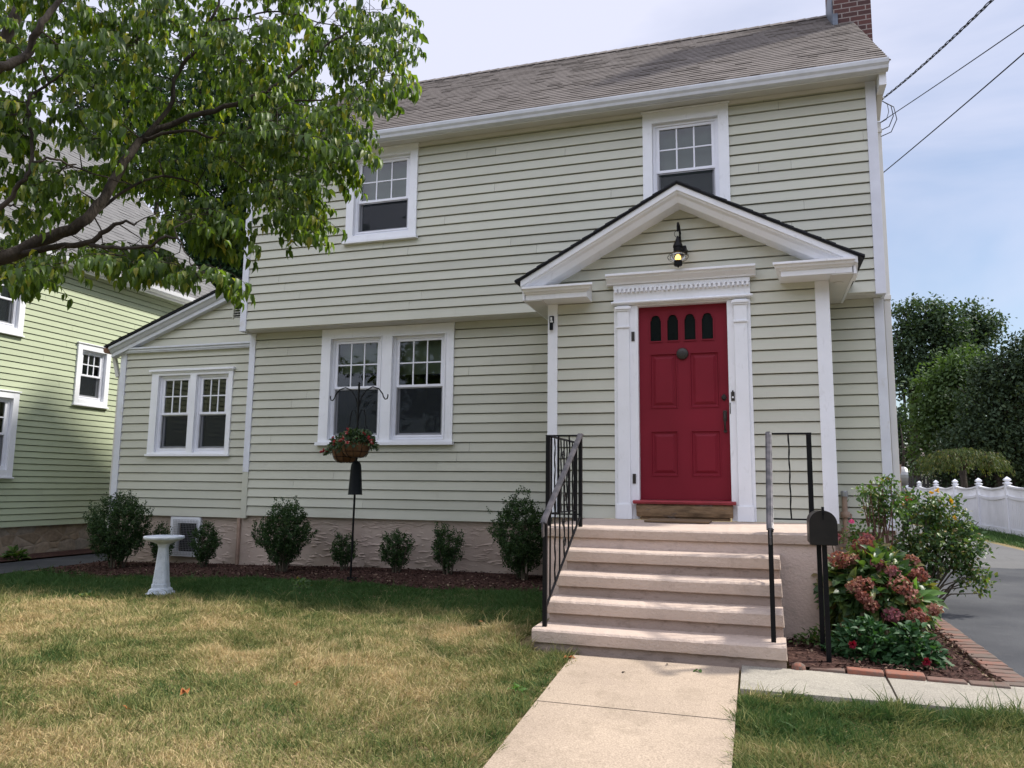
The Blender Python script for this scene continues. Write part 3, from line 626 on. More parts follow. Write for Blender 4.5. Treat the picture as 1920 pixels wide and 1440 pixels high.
ridges(TF(0), -6.05, -1.42, -1.0, -.33, 420); ridges(TF(.15), -8.4, -6.1, -1.03, -.38, 200, lambda a, c: -7.6 < a < -6.82); ridges(TF(0), 1.42, 2.03, -1.0, -.33, 40)
m.box(-1.40,-1.02,-.97,-.03,-1.5,-.21); m.box(1.20,1.40,-.97,-.03,-1.5,-.21)
obj('foundation', m, 'stucco', house)
# basement vent with wire grille
m = MB(); T = TF(.15); ring(m, T, (-7.365,-6.85,-.925,-.372), (-7.235,-6.91,-.86,-.46), -.03, .015); v_ = obj('foundation_vent', m, 'trim', house)
m = MB(); m.box(-7.235,-6.91,.2,.5,-.86,-.46); obj('dark_opening', m, 'dark_gap', v_)
m = MB()
for i in range(17): xx = -7.30+.42*i/16; m.box(xx-.0015,xx+.0015,.118,.121,-.90,-.41)
for i in range(21): zz = -.90+.49*i/20; m.box(-7.30,-6.88,.114,.1175,zz-.0015,zz+.0015)
obj('wire_grille', m, 'gray_metal', v_)

# casings ---------------------------------------------------------------
m = MB(); T = TF(0); o0, o1 = -4.905, -2.965
for a, b in ((o0,-4.757),(-4.005,-3.837),(-3.085,o1)): tbox(m, T, a, b, -.03, .034, .672, 2.207)
for h in LW: tbox(m, T, h[0], h[1], -.03, .033, h[3], 2.206); tbox(m, T, h[0], h[1], -.03, .033, .672, h[2])
for h in LW: ring(m, T, (h[0]-.012,h[1]+.012,h[2]-.0,h[3]+.012), (h[0],h[1],h[2]+.001,h[3]), .0345, .045)
tbox(m, T, o0-.02, o1+.02, -.0, .075, .628, .670); obj('window_casing', m, 'trim', house, bevel=.003)
window(house, T, *LW[0], 1.405, 'roller', .62); window(house, T, *LW[1], 1.405, 'roller', .68)
m = MB(); T = TF(.15); o0, o1 = -7.87, -6.435
for a, b in ((o0,WW[0][0]),(WW[0][1],WW[1][0]),(WW[1][1],o1)): tbox(m, T, a, b, -.03, .034, .525, 1.74)
for h in WW: tbox(m, T, h[0], h[1], -.03, .033, h[3], 1.739); tbox(m, T, h[0], h[1], -.03, .033, .525, h[2])
tbox(m, T, o0-.03, o1+.03, 0, .07, 1.742, 1.772); tbox(m, T, o0-.01, o1+.01, 0, .048, 1.722, 1.741); tbox(m, T, o0-.015, o1+.015, 0, .06, .492, .524)
obj('window_casing', m, 'trim', house, bevel=.003)
window(house, T, *WW[0], 1.12, None); window(house, T, *WW[1], 1.12, None)
m = MB(); T = TF(-.25); ring(m, T, (-4.465,-3.43,3.33,4.594), UL, -.03, .036); tbox(m, T, -4.49,-3.405,0,.075,3.292,3.329); tbox(m, T, -4.47,-3.42,0,.05,4.575,4.593); obj('window_casing', m, 'trim', house, bevel=.003)
window(house, T, *UL, 3.885, 'roller', .86)
m = MB(); ring(m, T, (-.487,.505,3.2,4.565), UR, -.03, .036); tbox(m, T, -.505,.523,0,.055,4.566,4.585); obj('window_casing', m, 'trim', house, bevel=.003)
window(house, T, *UR, 3.84, 'blind', 1.0)
# wing cornice, rake, louver, roof
m = MB(); m.box(-8.56,-6.04,.085,.15,2.045,2.06); m.box(-8.58,-6.04,.075,.15,2.062,2.095); m.box(-8.6,-6.04,.055,.15,2.096,2.122); obj('wing_cornice', m, 'gutter_metal', house, bevel=.004)
m = MB(); pf = [(-.02,.0),(-.02,-.035),(.005,-.05),(.03,-.085),(.05,-.10),(.05,-.15),(.15,-.15),(.15,0)]
def rake(mb, prof, A, B):   # profile (y,dz) swept from A(x,z) to B(x,z)
    n = len(prof); vs = [(A[0],y,A[1]+d) for y,d in prof]+[(B[0],y,B[1]+d) for y,d in prof]
    mb.add(vs, [tuple(range(n)), tuple(range(2*n-1,n-1,-1))]+[(i,i+n,(i+1)%n+n,(i+1)%n) for i in range(n)])
rake(m, pf, (-8.6,2.135), (-6.05,3.097)); obj('wing_rake', m, 'gutter_metal', house)
m = MB(); m.hexa([(-8.66,-.04,2.125),(-6.05,-.04,3.109),(-6.05,4.7,3.109),(-8.66,4.7,2.125)],[(-8.66,-.04,2.143),(-6.05,-.04,3.127),(-6.05,4.7,3.127),(-8.66,4.7,2.143)])
shingle_roof(m, (-8.67,4.7,2.14),(-8.67,-.05,2.14),(-6.05,-.05,3.127),(-6.05,4.7,3.127), .15); obj('wing_roof', m, 'shingle_edge', house)
m = MB(); T = TF(.15); tbox(m, T, -6.50,-6.33,-.06,-.05,2.5,2.8)
lv = obj('gable_vent', m, 'dark_gap', house); m = MB()
for k in range(8): z_ = 2.505+k*.036; m.add([T(-6.5,.012,z_),T(-6.33,.012,z_),T(-6.33,-.03,z_+.03),T(-6.5,-.03,z_+.03)],[(0,1,2,3)])
tbox(m, T, -6.515,-6.5,-.03,.02,2.49,2.81); obj('louver', m, 'siding', lv)
m = MB(); n_=[(-.0,.0),(-.09,.0),(-.12,.03),(-.125,.08),(-.0,.08)]; vs=[(-8.61+a,y,2.05+b) for y in (.02,4.6) for a,b in n_]; m.add(vs,[tuple(range(5)),tuple(range(9,4,-1))]+[(i,i+5,(i+1)%5+5,(i+1)%5) for i in range(5)]); obj('copper_gutter', m, 'copper', house)
m = MB(); m.bar((-8.66,.16,2.05),(-8.56,.17,1.7),.05); m.box(-8.56,-8.51,.17,.22,-.9,1.72); obj('wing_downspout', m, 'soffit_paint', house)

# entry vestibule ---------------------------------------------------------
T = TF(-1.0); sl = .5415
m = MB(); siding(m, T, -1.345, 1.315, -.203, 3.075, E_, [(-.70,.68,-.21,2.30)], 1.998, lim=lambda c: (max(-1.345,-(3.078-c)/.54), min(1.315,(3.078-c)/.54)))
siding(m, TX(1.42), -.98, -.0, -.203, 2.14, E_); siding(m, TXn(-1.42), -.98, 0, -.203, 2.14, E_); obj('entry_wall', m, 'siding', house)
m = MB(); m.box(-1.447,-1.338,-1.028,-.95,-.203,2.114); obj('entry_corner_board', m, 'trim', house, bevel=.003)
m = MB(); m.box(1.308,1.440,-1.028,-.95,-.203,2.184); obj('entry_corner_board', m, 'trim', house, bevel=.003)
m = MB(); pf = [(-1.31,0),(-1.31,-.062),(-1.295,-.066),(-1.285,-.085),(-1.25,-.105),(-1.232,-.14),(-1.215,-.165),(-1.0,-.168),(-1.0,0)]
rake(m, pf, (0,3.235), (-1.68,3.235-1.68*sl)); rake(m, pf, (0.0,3.235), (1.68,3.235-1.68*sl)); obj('gable_rake', m, 'trim', house)
def cret(x0, x1, zt, inner, name='cornice_return'):
    m = MB(); pr = [(-1.0,zt),(-1.355,zt),(-1.355,zt-.022),(-1.335,zt-.030),(-1.325,zt-.05),(-1.300,zt-.062),(-1.295,zt-.072),(-1.280,zt-.074),(-1.280,zt-.13),(-1.0,zt-.13)]
    n = len(pr); vs = []
    for side in (0, 1):
        for y, z in pr:
            ext = max(0, -1.28-y); xx = (x0 if side == 0 else x1)
            if side == inner: xx += ext*(1 if side else -1)
            else: xx += ext*.3*(1 if side else -1)
            vs.append((xx, y, z))
    m.add(vs, [tuple(range(n)), tuple(range(2*n-1,n-1,-1))]+[(i,i+n,(i+1)%n+n,(i+1)%n) for i in range(n)])
    obj(name, m, 'trim', house)
cret(-1.63,-.955,2.245,1); cret(.985,1.63,2.315,0)
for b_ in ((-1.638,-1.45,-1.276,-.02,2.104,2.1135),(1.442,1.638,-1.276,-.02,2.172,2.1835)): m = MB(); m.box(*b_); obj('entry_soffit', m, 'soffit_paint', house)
for b_ in ((-1.665,-1.641,-1.279,-.02,2.115,2.31),(1.641,1.665,-1.279,-.02,2.17,2.31)): m = MB(); m.box(*b_); obj('entry_fascia', m, 'trim', house)
m = MB(); m.lathe([(.05,-.006),(.05,0)],(1.53,-.95,2.171),20); obj('soffit_light', m, 'soffit_paint', house)
m = MB()
for s_ in (-1, 1):
    e0 = (s_*1.73, 3.262-1.73*sl); a = [(0,-1.325,3.237),(e0[0],-1.325,e0[1]-.025),(e0[0],-.25,e0[1]-.025),(0,-.25,3.237)]; b = [(p[0],p[1],p[2]+.022) for p in a]
    m.hexa(a, b)
    rows = 14
    for k in range(rows):
        xa, xb = s_*1.74*(1-k/rows), s_*1.74*(1-(k+1)/rows); za, zb = 3.262-abs(xa)*sl, 3.262-abs(xb)*sl; o = rnd.uniform(0,.008)
        m.add([(xa,-1.335-o,za+.012),(xb,-1.335-o,zb+.003),(xb,-.25,zb+.003),(xa,-.25,za+.012),(xa,-1.335-o,za-.01),(xb,-1.335-o,zb-.01),(xa,-.25,za-.01)], [(0,1,2,3),(4,5,1,0),(6,4,0,3)])
obj('entry_roof', m, 'shingle_edge', house)
# door surround
m = MB()
for s_, (xo, xi, pj0, pj1) in ((-1,(-.712,-.457,-.675,-.545)),(1,(.690,.457,.525,.655))):
    m = MB()
    a, b = sorted((xo, xi)); tbox(m, T, a, b, -.02, .026, -.203, 2.05)
    tbox(m, T, pj0, pj1, .027, .055, -.06, 2.045); tbox(m, T, pj0-.015, pj1+.015, .027, .072, -.203, -.05)
    tbox(m, T, pj0-.012, pj1+.012, .056, .069, 1.80, 1.822); tbox(m, T, pj0-.010, pj1+.010, .056, .068, 1.985, 2.0); tbox(m, T, pj0-.02, pj1+.02, .056, .078, 2.001, 2.03); obj('pilaster', m, 'trim', house, bevel=.004)
m = MB(); tbox(m, T, -.712,.692,-.02,.05,2.052,2.285); m.sweepx([(-1.05,2.062),(-1.075,2.062),(-1.08,2.075),(-1.07,2.088),(-1.05,2.09)], -.735,.715)
tbox(m, T, -.712,.692,.0505,.066,2.222,2.27)
for k in range(30): x_ = -.695+k*.0466; tbox(m, T, x_, x_+.025, .0505, .092, 2.182, 2.2215)
m.sweepx([(-1.0,2.272),(-1.085,2.272),(-1.09,2.285),(-1.105,2.30),(-1.135,2.325),(-1.145,2.345),(-1.165,2.35),(-1.165,2.374),(-1.0,2.376)], -.78,.75); obj('entablature', m, 'trim', house, bevel=.002)
# door
dT = TF(-.945)
pan = [(-.345,-.06,.945,1.53),(.065,.365,.945,1.53),(-.345,-.06,.238,.712),(.065,.365,.238,.712)]
gl_ = [(-.335+.178*k,-.335+.178*k+.112,1.665,1.945) for k in range(4)]
m = MB(); holes = pan+gl_
xs_ = sorted({-.457,.457}|{h[i] for h in holes for i in (0,1)}); zs_ = sorted({0.0,2.035}|{h[i] for h in holes for i in (2,3)})
for xa, xb in zip(xs_, xs_[1:]):
    for za, zb in zip(zs_, zs_[1:]):
        cx, cz = (xa+xb)/2, (za+zb)/2
        if not any(h[0] < cx < h[1] and h[2] < cz < h[3] for h in holes): m.quad(dT(xa,0,za),dT(xb,0,za),dT(xb,0,zb),dT(xa,0,zb))
for h in pan:
    pr = [(0,0),(0,.006),(.010,.007),(.018,-.010),(.030,-.012),(.034,-.012),(.062,.003)]
    for (i0,d0),(i1,d1) in zip(pr, pr[1:]):
        A_ = [(h[0]+i0,h[2]+i0),(h[1]-i0,h[2]+i0),(h[1]-i0,h[3]-i0),(h[0]+i0,h[3]-i0)]; B_ = [(h[0]+i1,h[2]+i1),(h[1]-i1,h[2]+i1),(h[1]-i1,h[3]-i1),(h[0]+i1,h[3]-i1)]
        for j in range(4): k = (j+1)%4; m.quad(dT(A_[j][0],d0,A_[j][1]),dT(A_[k][0],d0,A_[k][1]),dT(B_[k][0],d1,B_[k][1]),dT(B_[j][0],d1,B_[j][1]))
    i = .062; m.quad(dT(h[0]+i,.003,h[2]+i),dT(h[1]-i,.003,h[2]+i),dT(h[1]-i,.003,h[3]-i),dT(h[0]+i,.003,h[3]-i))
def arch(h, n=10):          # shouldered arch outline inside rect h
    x0,x1,z0,z1 = h; cx = (x0+x1)/2; w = (x1-x0)/2; pts = [(x0,z0)]
    sh = z1-w*.95; pts += [(x0,sh-.012),(x0+.010,sh),(x0+.010,sh+.01)]
    r = w-.010; pts += [(cx-r*math.cos(PI*k/n), sh+.01+(z1-.004-sh-.01)*math.sin(PI*k/n)) for k in range(1,n)]
    pts += [(x1-.010,sh+.01),(x1-.010,sh),(x1,sh-.012),(x1,z0)]; return pts
for h in gl_:
    P = arch(h)
    for p, q in zip(P, P[1:]):                      # spandrels up to the rectangle, and the reveal going in
        if p[1] > h[2]+.01 or q[1] > h[2]+.01:
            if abs(p[0]-q[0]) > 1e-5: m.quad(dT(p[0],0,p[1]),dT(q[0],0,q[1]),dT(q[0],0,h[3]),dT(p[0],0,h[3]))
        m.quad(dT(p[0],0,p[1]),dT(q[0],0,q[1]),dT(q[0],-.012,q[1]),dT(p[0],-.012,p[1]))
    m.quad(dT(h[0],0,h[2]),dT(h[1],0,h[2]),dT(h[1],-.012,h[2]),dT(h[0],-.012,h[2]))
    tbox(m, dT, h[0]-.012, h[1]+.012, .0, .010, h[2]-.016, h[2]-.003)
    for s_ in (h[0]-.012, h[1]+.001): tbox(m, dT, s_, s_+.011, 0, .010, h[2]-.003, h[3]-.05)
    for p, q in zip(P[3:-3], P[4:-3]): m.bar(dT(p[0],.005,p[1]+.006),dT(q[0],.005,q[1]+.006),.012,.010,up=(0,1,0))
tbox(m, dT, -.457,.457,-.045,-.02,0,2.035)
door = obj('front_door', m, 'door_red', house)
for h in gl_: g2 = MB(); g2.quad(dT(h[0],-.011,h[2]),dT(h[1],-.011,h[2]),dT(h[1],-.011,h[3]),dT(h[0],-.011,h[3])); obj('door_pane', g2, 'door_glass', door)
m = MB(); m.lathe([(.062,0),(.062,-.012),(.055,-.022),(.03,-.03),(.0,-.032)],(-.005,-.948,1.515),18,axis='y'); obj('knocker', m, 'bronze', door)
m = MB(); tbox(m, dT, .392,.428,.0,.012,.80,.91); m.tube([dT(.41,.01,.885),dT(.41,.055,.875),dT(.41,.06,.83),dT(.41,.055,.76),dT(.41,.02,.71),dT(.41,.004,.70)],[.009,.010,.011,.010,.009,.008],8); m.lathe([(.018,0),(.018,-.012)],(.41,-.948,.70),12,axis='y'); obj('door_handle', m, 'bronze', door, bevel=.002)
m = MB(); m.lathe([(.026,0),(.026,-.012),(.018,-.02),(.0,-.021)],(.405,-.948,1.045),16,axis='y'); tbox(m, dT, .397,.413,.0,.006,1.01,1.08); obj('deadbolt', m, 'bronze', door)
m = MB(); tbox(m, T, -.5,-.458,-.1,.0255,0,2.05); tbox(m, T, .458,.5,-.1,.0255,0,2.05); tbox(m, T, -.457,.457,-.1,.02,2.037,2.051); obj('door_jamb', m, 'trim', house)
for z_ in (1.66,.16):
    m = MB(); tbox(m, T, -.525,-.492,.0265,.036,z_,z_+.10); obj('hinge', m, 'bronze', house)
m = MB(); tbox(m, T, .462,.47,.0265,.034,.87,.98); obj('strike_plate', m, 'bronze', house)
m = MB(); m.sweepx([(-.93,-.003),(-1.10,-.012),(-1.112,-.022),(-1.105,-.042),(-.93,-.042)],-.515,.50); obj('threshold', m, 'sill_red', house)
m = MB(); m.sweepx([(-.93,-.043),(-1.075,-.043),(-1.09,-.07),(-1.085,-.13),(-1.07,-.172),(-.93,-.174)],-.485,.47); m.box(-.45,.44,-1.05,-.95,-.203,-.175); obj('door_sill', m, 'worn_wood', house, bevel=.008)

# ================================================================== THINGS ON THE HOUSE
m = MB(); m.lathe([(.045,0),(.045,-.012),(.02,-.02)],(.03,-1.018,2.60),16,axis='y'); 
lamp = thing('wall_lantern', 'black onion lantern with lit amber bulb hanging under the entry gable above the red door', 'lamp', (0,-1.02,2.6))
m.tube([(.0,-1.02,2.70),(.0,-1.06,2.80),(-.003,-1.12,2.855),(-.006,-1.18,2.86),(-.008,-1.21,2.82),(-.008,-1.21,2.76)],[.010,.011,.012,.012,.010,.009],8)
m.bar((0.02,-1.02,2.60),(-.0,-1.19,2.60),.016); m.box(.02,.07,-1.16,-1.03,2.56,2.62)
obj('bracket', m, 'iron', lamp)
m = MB(); m.tube([(-.008+.034*math.cos(2*PI*k/16),-1.21,2.735+.036*math.sin(2*PI*k/16)) for k in range(17)],.003,6); obj('ring', m, 'iron', lamp)
m = MB(); m.lathe([(.008,.11),(.014,.095),(.030,.05),(.045,.018),(.05,.0),(.05,-.008),(.044,-.010),(.047,-.018),(.043,-.022),(.046,-.03),(.044,-.062),(.03,-.064)],(-.008,-1.21,2.60),24); obj('cap', m, 'iron', lamp, smooth=False)
m = MB(); m.lathe([(.036,.0),(.066,-.012),(.082,-.032),(.086,-.05),(.074,-.072),(.05,-.09),(.036,-.095)],(-.008,-1.21,2.535),24); obj('globe', m, 'globe_glass', lamp, smooth=True)
m = MB()
for k in range(6):
    t_ = PI*k/6*2; m.tube([(-.008+r_*math.cos(t_),-1.21+r_*math.sin(t_),2.535+z_) for r_, z_ in ((.046,0),(.08,-.008),(.102,-.03),(.107,-.05),(.092,-.078),(.058,-.1),(.04,-.105))],.0022,5)
m.tube([(-.008+.107*math.cos(2*PI*k/24),-1.21+.107*math.sin(2*PI*k/24),2.485) for k in range(25)],.0022,5); obj('wire_cage', m, 'iron', lamp)
m = MB(); m.lathe([(.006,.042),(.022,.022),(.032,-.004),(.016,-.032)],(-.008,-1.21,2.475),12); obj('bulb', m, 'bulb', lamp, smooth=True)
m = MB(); m.lathe([(.042,0),(.042,-.045),(.036,-.05),(.008,-.052),(.007,-.068),(.0,-.07)],(-.008,-1.21,2.442),20); obj('base', m, 'iron', lamp)
bell = thing('doorbell', 'small dark doorbell with white button on the casing right of the red door', 'doorbell', (.495,-1.026,1.045))
m = MB(); tbox(m, T, .478,.512,.0265,.036,1.0,1.09); tbox(m, T, .488,.502,.0265,.035,1.09,1.105); obj('plate', m, 'bronze', bell); m = MB(); m.lathe([(.011,0),(.009,-.006)],(.495,-1.0365,1.035),12,axis='y'); obj('button', m, 'trim', bell)
cam_ = thing('motion_sensor', 'small black and white motion sensor on the left corner post of the entry', 'sensor', (-1.39,-1.03,1.88))
m = MB(); m.box(-1.425,-1.375,-1.045,-1.029,1.90,1.98); m.box(-1.415,-1.38,-1.075,-1.046,1.82,1.90); obj('bracket', m, 'black_plastic', cam_, bevel=.003)
m = MB(); m.lathe([(.016,0),(.016,-.01),(.008,-.02),(.0,-.022)],(-1.398,-1.047,1.915),14,axis='y'); obj('lens', m, 'trim', cam_); m = MB(); m.box(-1.413,-1.392,-1.05,-1.046,1.935,1.965); obj('label_plate', m, 'trim', cam_)
gp = thing('gas_regulator', 'tan gas regulator pipe on the wall right of the entry', 'pipe', (1.585,-.08,-.2))
m = MB(); m.tube([(1.585,-.07,.05),(1.585,-.07,-.28)],.028,10); m.lathe([(.045,.0),(.05,.03),(.045,.06)],(1.585,-.08,-.17),14); m.tube([(1.585,-.07,-.28),(1.585,-.07,-.45)],.04,10); m.tube([(1.585,-.07,-.1),(1.645,-.07,-.14),(1.645,-.07,-.2)],.01,8); obj('pipe', m, 'pipe_tan', gp, bevel=.003)
m = MB(); m.lathe([(.036,0),(.036,.05),(.03,.06)],(1.585,-.07,.05),14); obj('cap', m, 'gray_metal', gp)
ub = thing('wall_exhaust_hood', 'pale rounded utility hood on the house wall beside the chimney', 'hood', (2.5,1.95,.25))
m = MB(); m.lathe([(.11,-.02),(.125,.0),(.125,.10),(.11,.13),(.05,.14)],(2.40,1.95,.30),20,axis='x'); obj('hood', m, 'gray_metal', ub)
m = MB(); m.tube([(2.44,1.85,.45),(2.42,1.83,0),(2.43,1.84,-.95)],.018,6); obj('conduit', m, 'pipe_tan', ub)
# doormat
dm = MB(); dm.box(-.33,.27,-1.62,-1.14,-.204,-.186); tag(obj('doormat', dm, 'doormat', None, (-.03,-1.38,-.2), bevel=.004), 'flat brown coir doormat on the pink landing before the red door', 'doormat')

# ================================================================== FRONT STEPS
st = thing('front_steps', 'pale pink painted concrete stoop with landing and four steps up to the red door', 'steps', (0,-2.8,H(0,-3.8)))
def nosed(mb, x0, x1, yf, yb, zt, th, seed):
    """slab with a slightly worn, wavy nosing"""
    r_ = random.Random(seed); n = 46; f = .012
    rows = [(yb,0,0),(yf+.03,0,1),(yf+f,-.004,1),(yf,-.016,1),(yf+.002,-th*.6,1),(yf+.006,-th+.006,1),(yf+.02,-th,0),(yb,-th,0)]
    xs_ = [x0+(x1-x0)*i/n for i in range(n+1)]; j1 = [r_.gauss(0,.0012) for _ in xs_]; j2 = [r_.gauss(0,.0009) for _ in xs_]; dip = [-.004*math.sin(PI*(i/n))**2 for i in range(n+1)]
    vs = [(x_ + (.006 if i==0 else -.006 if i==n else 0)*(k in (1,2,3,4,5)), y+j1[i]*w, zt+z+j2[i]*w+dip[i]*(k<4)) for k,(y,z,w) in enumerate(rows) for i, x_ in enumerate(xs_)]
    N = n+1; fs = [(k*N+i, k*N+i+1, (k+1)*N+i+1, (k+1)*N+i) for k in range(len(rows)-1) for i in range(n)]
    fs += [tuple(k*N for k in range(len(rows))), tuple(k*N+n for k in reversed(range(len(rows))))]; mb.add(vs, fs)
for k in range(5):
    zt = -.205-.16*k; yf = -2.81-.252*k; x0, x1 = ((-1.015,1.205) if k == 0 else (-.80,.862) if k == 4 else (-.748-.004*k,.856)); yb = -1.0 if k == 0 else yf+.252+.035
    m = MB(); nosed(m, x0, x1, yf, yb, zt, .095 if k else .088, k); obj('landing' if k == 0 else 'tread', m, 'step_paint', st, smooth=False)
    m = MB()
    if k == 0: m.box(-.975,1.172,-2.775,-1.0,-1.4,-.294)
    else: m.box(x0+.012, x1-.008, yf+.035, -2.7, zt-.26 if k < 4 else -1.4, zt-.0955)
    obj('stair_base' if k == 0 else 'riser', m, 'step_paint_shaded' if k else 'step_paint_lit', st, bevel=.006)

# ================================================================== RAILINGS
def twisted(mb, p, q, r=.0065):
    mb.tube([Vector(p).lerp(Vector(q),i/14) + Vector((.0025*math.cos(i*1.6),.0025*math.sin(i*1.6),0)) for i in range(15)], [r*(1.15 if i%2 else .85) for i in range(15)], 6)
def scroll(mb, c, r, ax, turn=1.4, s=1):   # spiral in the plane spanned by ax (unit, horizontal) and z
    c = Vector(c); ax = Vector(ax); n = 18
    mb.tube([c+ax*(s*r*(1-.75*i/n)*math.cos(turn*2*PI*i/n))+Vector((0,0,r*(1-.75*i/n)*math.sin(turn*2*PI*i/n))) for i in range(n+1)], .005, 6)
def railing(side):
    if side < 0: cx, nx, lx, nm = -.970, -.692, -.728, 'black wrought iron railing with handrail on the left side of the front steps'
    else: cx, nx, lx, nm = 1.095, .803, .783, 'black wrought iron railing with handrail on the right side of the front steps'
    y0, yl = -2.75, -3.72; yw = -1.75 if side < 0 else -2.63; zt, zb, zl = .548, -.205, -.845
    t = thing('iron_railing', nm, 'railing', (cx, y0, zb), 'railings of the front steps')
    for (px, py, z0, z1, w) in ((cx,y0,zb,zt-.008,.036),(nx,y0,zb,zt-.008,.030),(lx,yl,zl,-.10,.030),(cx,-1.76 if side < 0 else y0+.001,zb,zt-.009,.022)):
        m = MB(); m.box(px-w/2,px+w/2,py-w/2,py+w/2,z0,z1); obj('post', m, 'iron', t, bevel=.002)
    m = MB(); m.bar((cx-.02*side*-1,y0,zt),(nx-.02*side,y0,zt),.034,.012); m.bar((cx,y0+.01,zt),(cx,yw,zt),.034,.012)
    m2 = MB(); m2.bar((cx,y0,-.105),(nx,y0,-.105),.016,.012); obj('lower_rail', m2, 'iron', t); obj('landing_rail', m, 'iron', t, bevel=.002); m = MB(); (m.bar((cx,y0,-.105),(cx,yw,-.105),.016,.012) if side < 0 else m.bar((cx,y0+.1,zt-.008),(cx,y0+.1,zt-.1),.014)); obj('lower_rail' if side < 0 else 'bracket', m, 'iron', t, bevel=.002)
    m = MB(); pts = [(nx,y0+.02,zt+.006),(nx,y0-.02,zt+.004)]
    n_ = 8; a, b = Vector((nx,y0-.04,zt-.015)), Vector((lx,yl-.015,-.10)); pts += [a.lerp(b,i/n_) for i in range(n_+1)]
    pts += [Vector((lx,yl-.055,-.135)), Vector((lx,yl-.062,-.18)), Vector((lx,yl-.055,-.225))]
    pts = [Vector(p) for p in pts]
    for i, (p, q) in enumerate(zip(pts, pts[1:])):      # half-round cap: wide bar + narrow crown
        e_ = (q-p).normalized()*.004; m.bar(p, q+e_, .046, .012, up=(1,0,0) if False else (0,0,1)); m.bar(p+Vector((0,-.004,.008)), q+e_+Vector((0,-.004,.008)), .030, .008)
    obj('handrail', m, 'rail_cap', t, bevel=.003)
    m = MB(); m.bar((nx,y0,-.115),(lx,yl,-.735),.014,.014); obj('bottom_rail', m, 'iron', t)
    f = lambda y, za, zb2: za+(zb2-za)*(y0-y)/(y0-yl)
    N = 7
    for i in range(1, N+1):                             # stair balusters
        k = i/(N+1); y = y0+(yl-y0)*k; x = nx+(lx-nx)*k; a, b = (x,y,-.115-.62*k), (x,y,zt-.02-.64*k); m = MB()
        if i % 2: m.bar(a, b, .011)
        else: twisted(m, a, b)
        obj('baluster', m, 'iron', t)
    y = y0+(yl-y0)*.5; x = (nx+lx)/2
    for dz, s in ((.36,1),(.24,-1),(.05,1),(-.10,-1)): m = MB(); scroll(m, (x,y-.02*s,-.2+dz), .045, (0,1,0), 1.3, s); obj('scroll', m, 'iron', t)
    if side < 0: fr = [cx+(nx-cx)*q for q in (.33,.66)]
    else: fr = [cx+(nx-cx)*.5]
    for i, x in enumerate(fr):
        m = MB(); twisted(m, (x,y0,-.105), (x,y0,zt-.006)) if (side > 0 or i) else m.bar((x,y0,-.105), (x,y0,zt-.006), .011); obj('baluster', m, 'iron', t)
    for i in range(1, 9 if side < 0 else 1):
        y = y0+(yw-y0)*i/9; m = MB()
        if i % 2: m.bar((cx,y,-.105),(cx,y,zt-.006),.011)
        else: twisted(m, (cx,y,-.105),(cx,y,zt-.006))
        obj('baluster', m, 'iron', t)
    for dz, s in ((.45,1),(.2,-1)) if side < 0 else (): m = MB(); scroll(m, (cx,y0+.5+.03*s,-.05+dz), .05, (0,1,0), 1.3, s); obj('scroll', m, 'iron', t)
railing(-1); railing(1)

# ================================================================== MAILBOX
mbx = thing('mailbox', 'black metal mailbox on two square legs at the corner of the flower bed', 'mailbox', (1.1,-3.6,H(1.1,-3.6)))
def archpts(x0, x1, z0, z1, n=14):
    r = (x1-x0)/2; cx = (x0+x1)/2; zc = z1-r; return [(x0,z0)]+[(cx-r*math.cos(PI*k/n), zc+r*math.sin(PI*k/n)) for k in range(n+1)]+[(x1,z0)]
P = archpts(1.035,1.185,-.235,-.022); n = len(P); m = MB()
m.add([(x,-3.63,z) for x,z in P]+[(x,-3.18,z) for x,z in P], [tuple(range(n)), tuple(range(2*n-1,n-1,-1))]+[(i,(i+1)%n,(i+1)%n+n,i+n) for i in range(n)]); obj('box', m, 'mailbox_metal', mbx)
P = archpts(1.029,1.192,-.228,-.015); m = MB(); m.add([(x,-3.652,z) for x,z in P]+[(x,-3.631,z) for x,z in P], [tuple(range(n)), tuple(range(2*n-1,n-1,-1))]+[(i,(i+1)%n,(i+1)%n+n,i+n) for i in range(n)]); d_ = obj('door', m, 'mailbox_metal', mbx, bevel=.003)
m = MB(); m.box(1.102,1.118,-3.67,-3.64,-.03,.012); m.box(1.106,1.114,-3.658,-3.6525,-.07,-.03); obj('latch', m, 'iron', d_, bevel=.002)
for x, y in ((1.115,-3.60),(1.105,-3.24)):
    m = MB(); m.box(x-.015,x+.015,y-.015,y+.015,H(x,y)-.1,-.236); m.box(x-.004,x+.004,y-.018,y-.0155,H(x,y),-.236); obj('leg', m, 'iron', mbx)

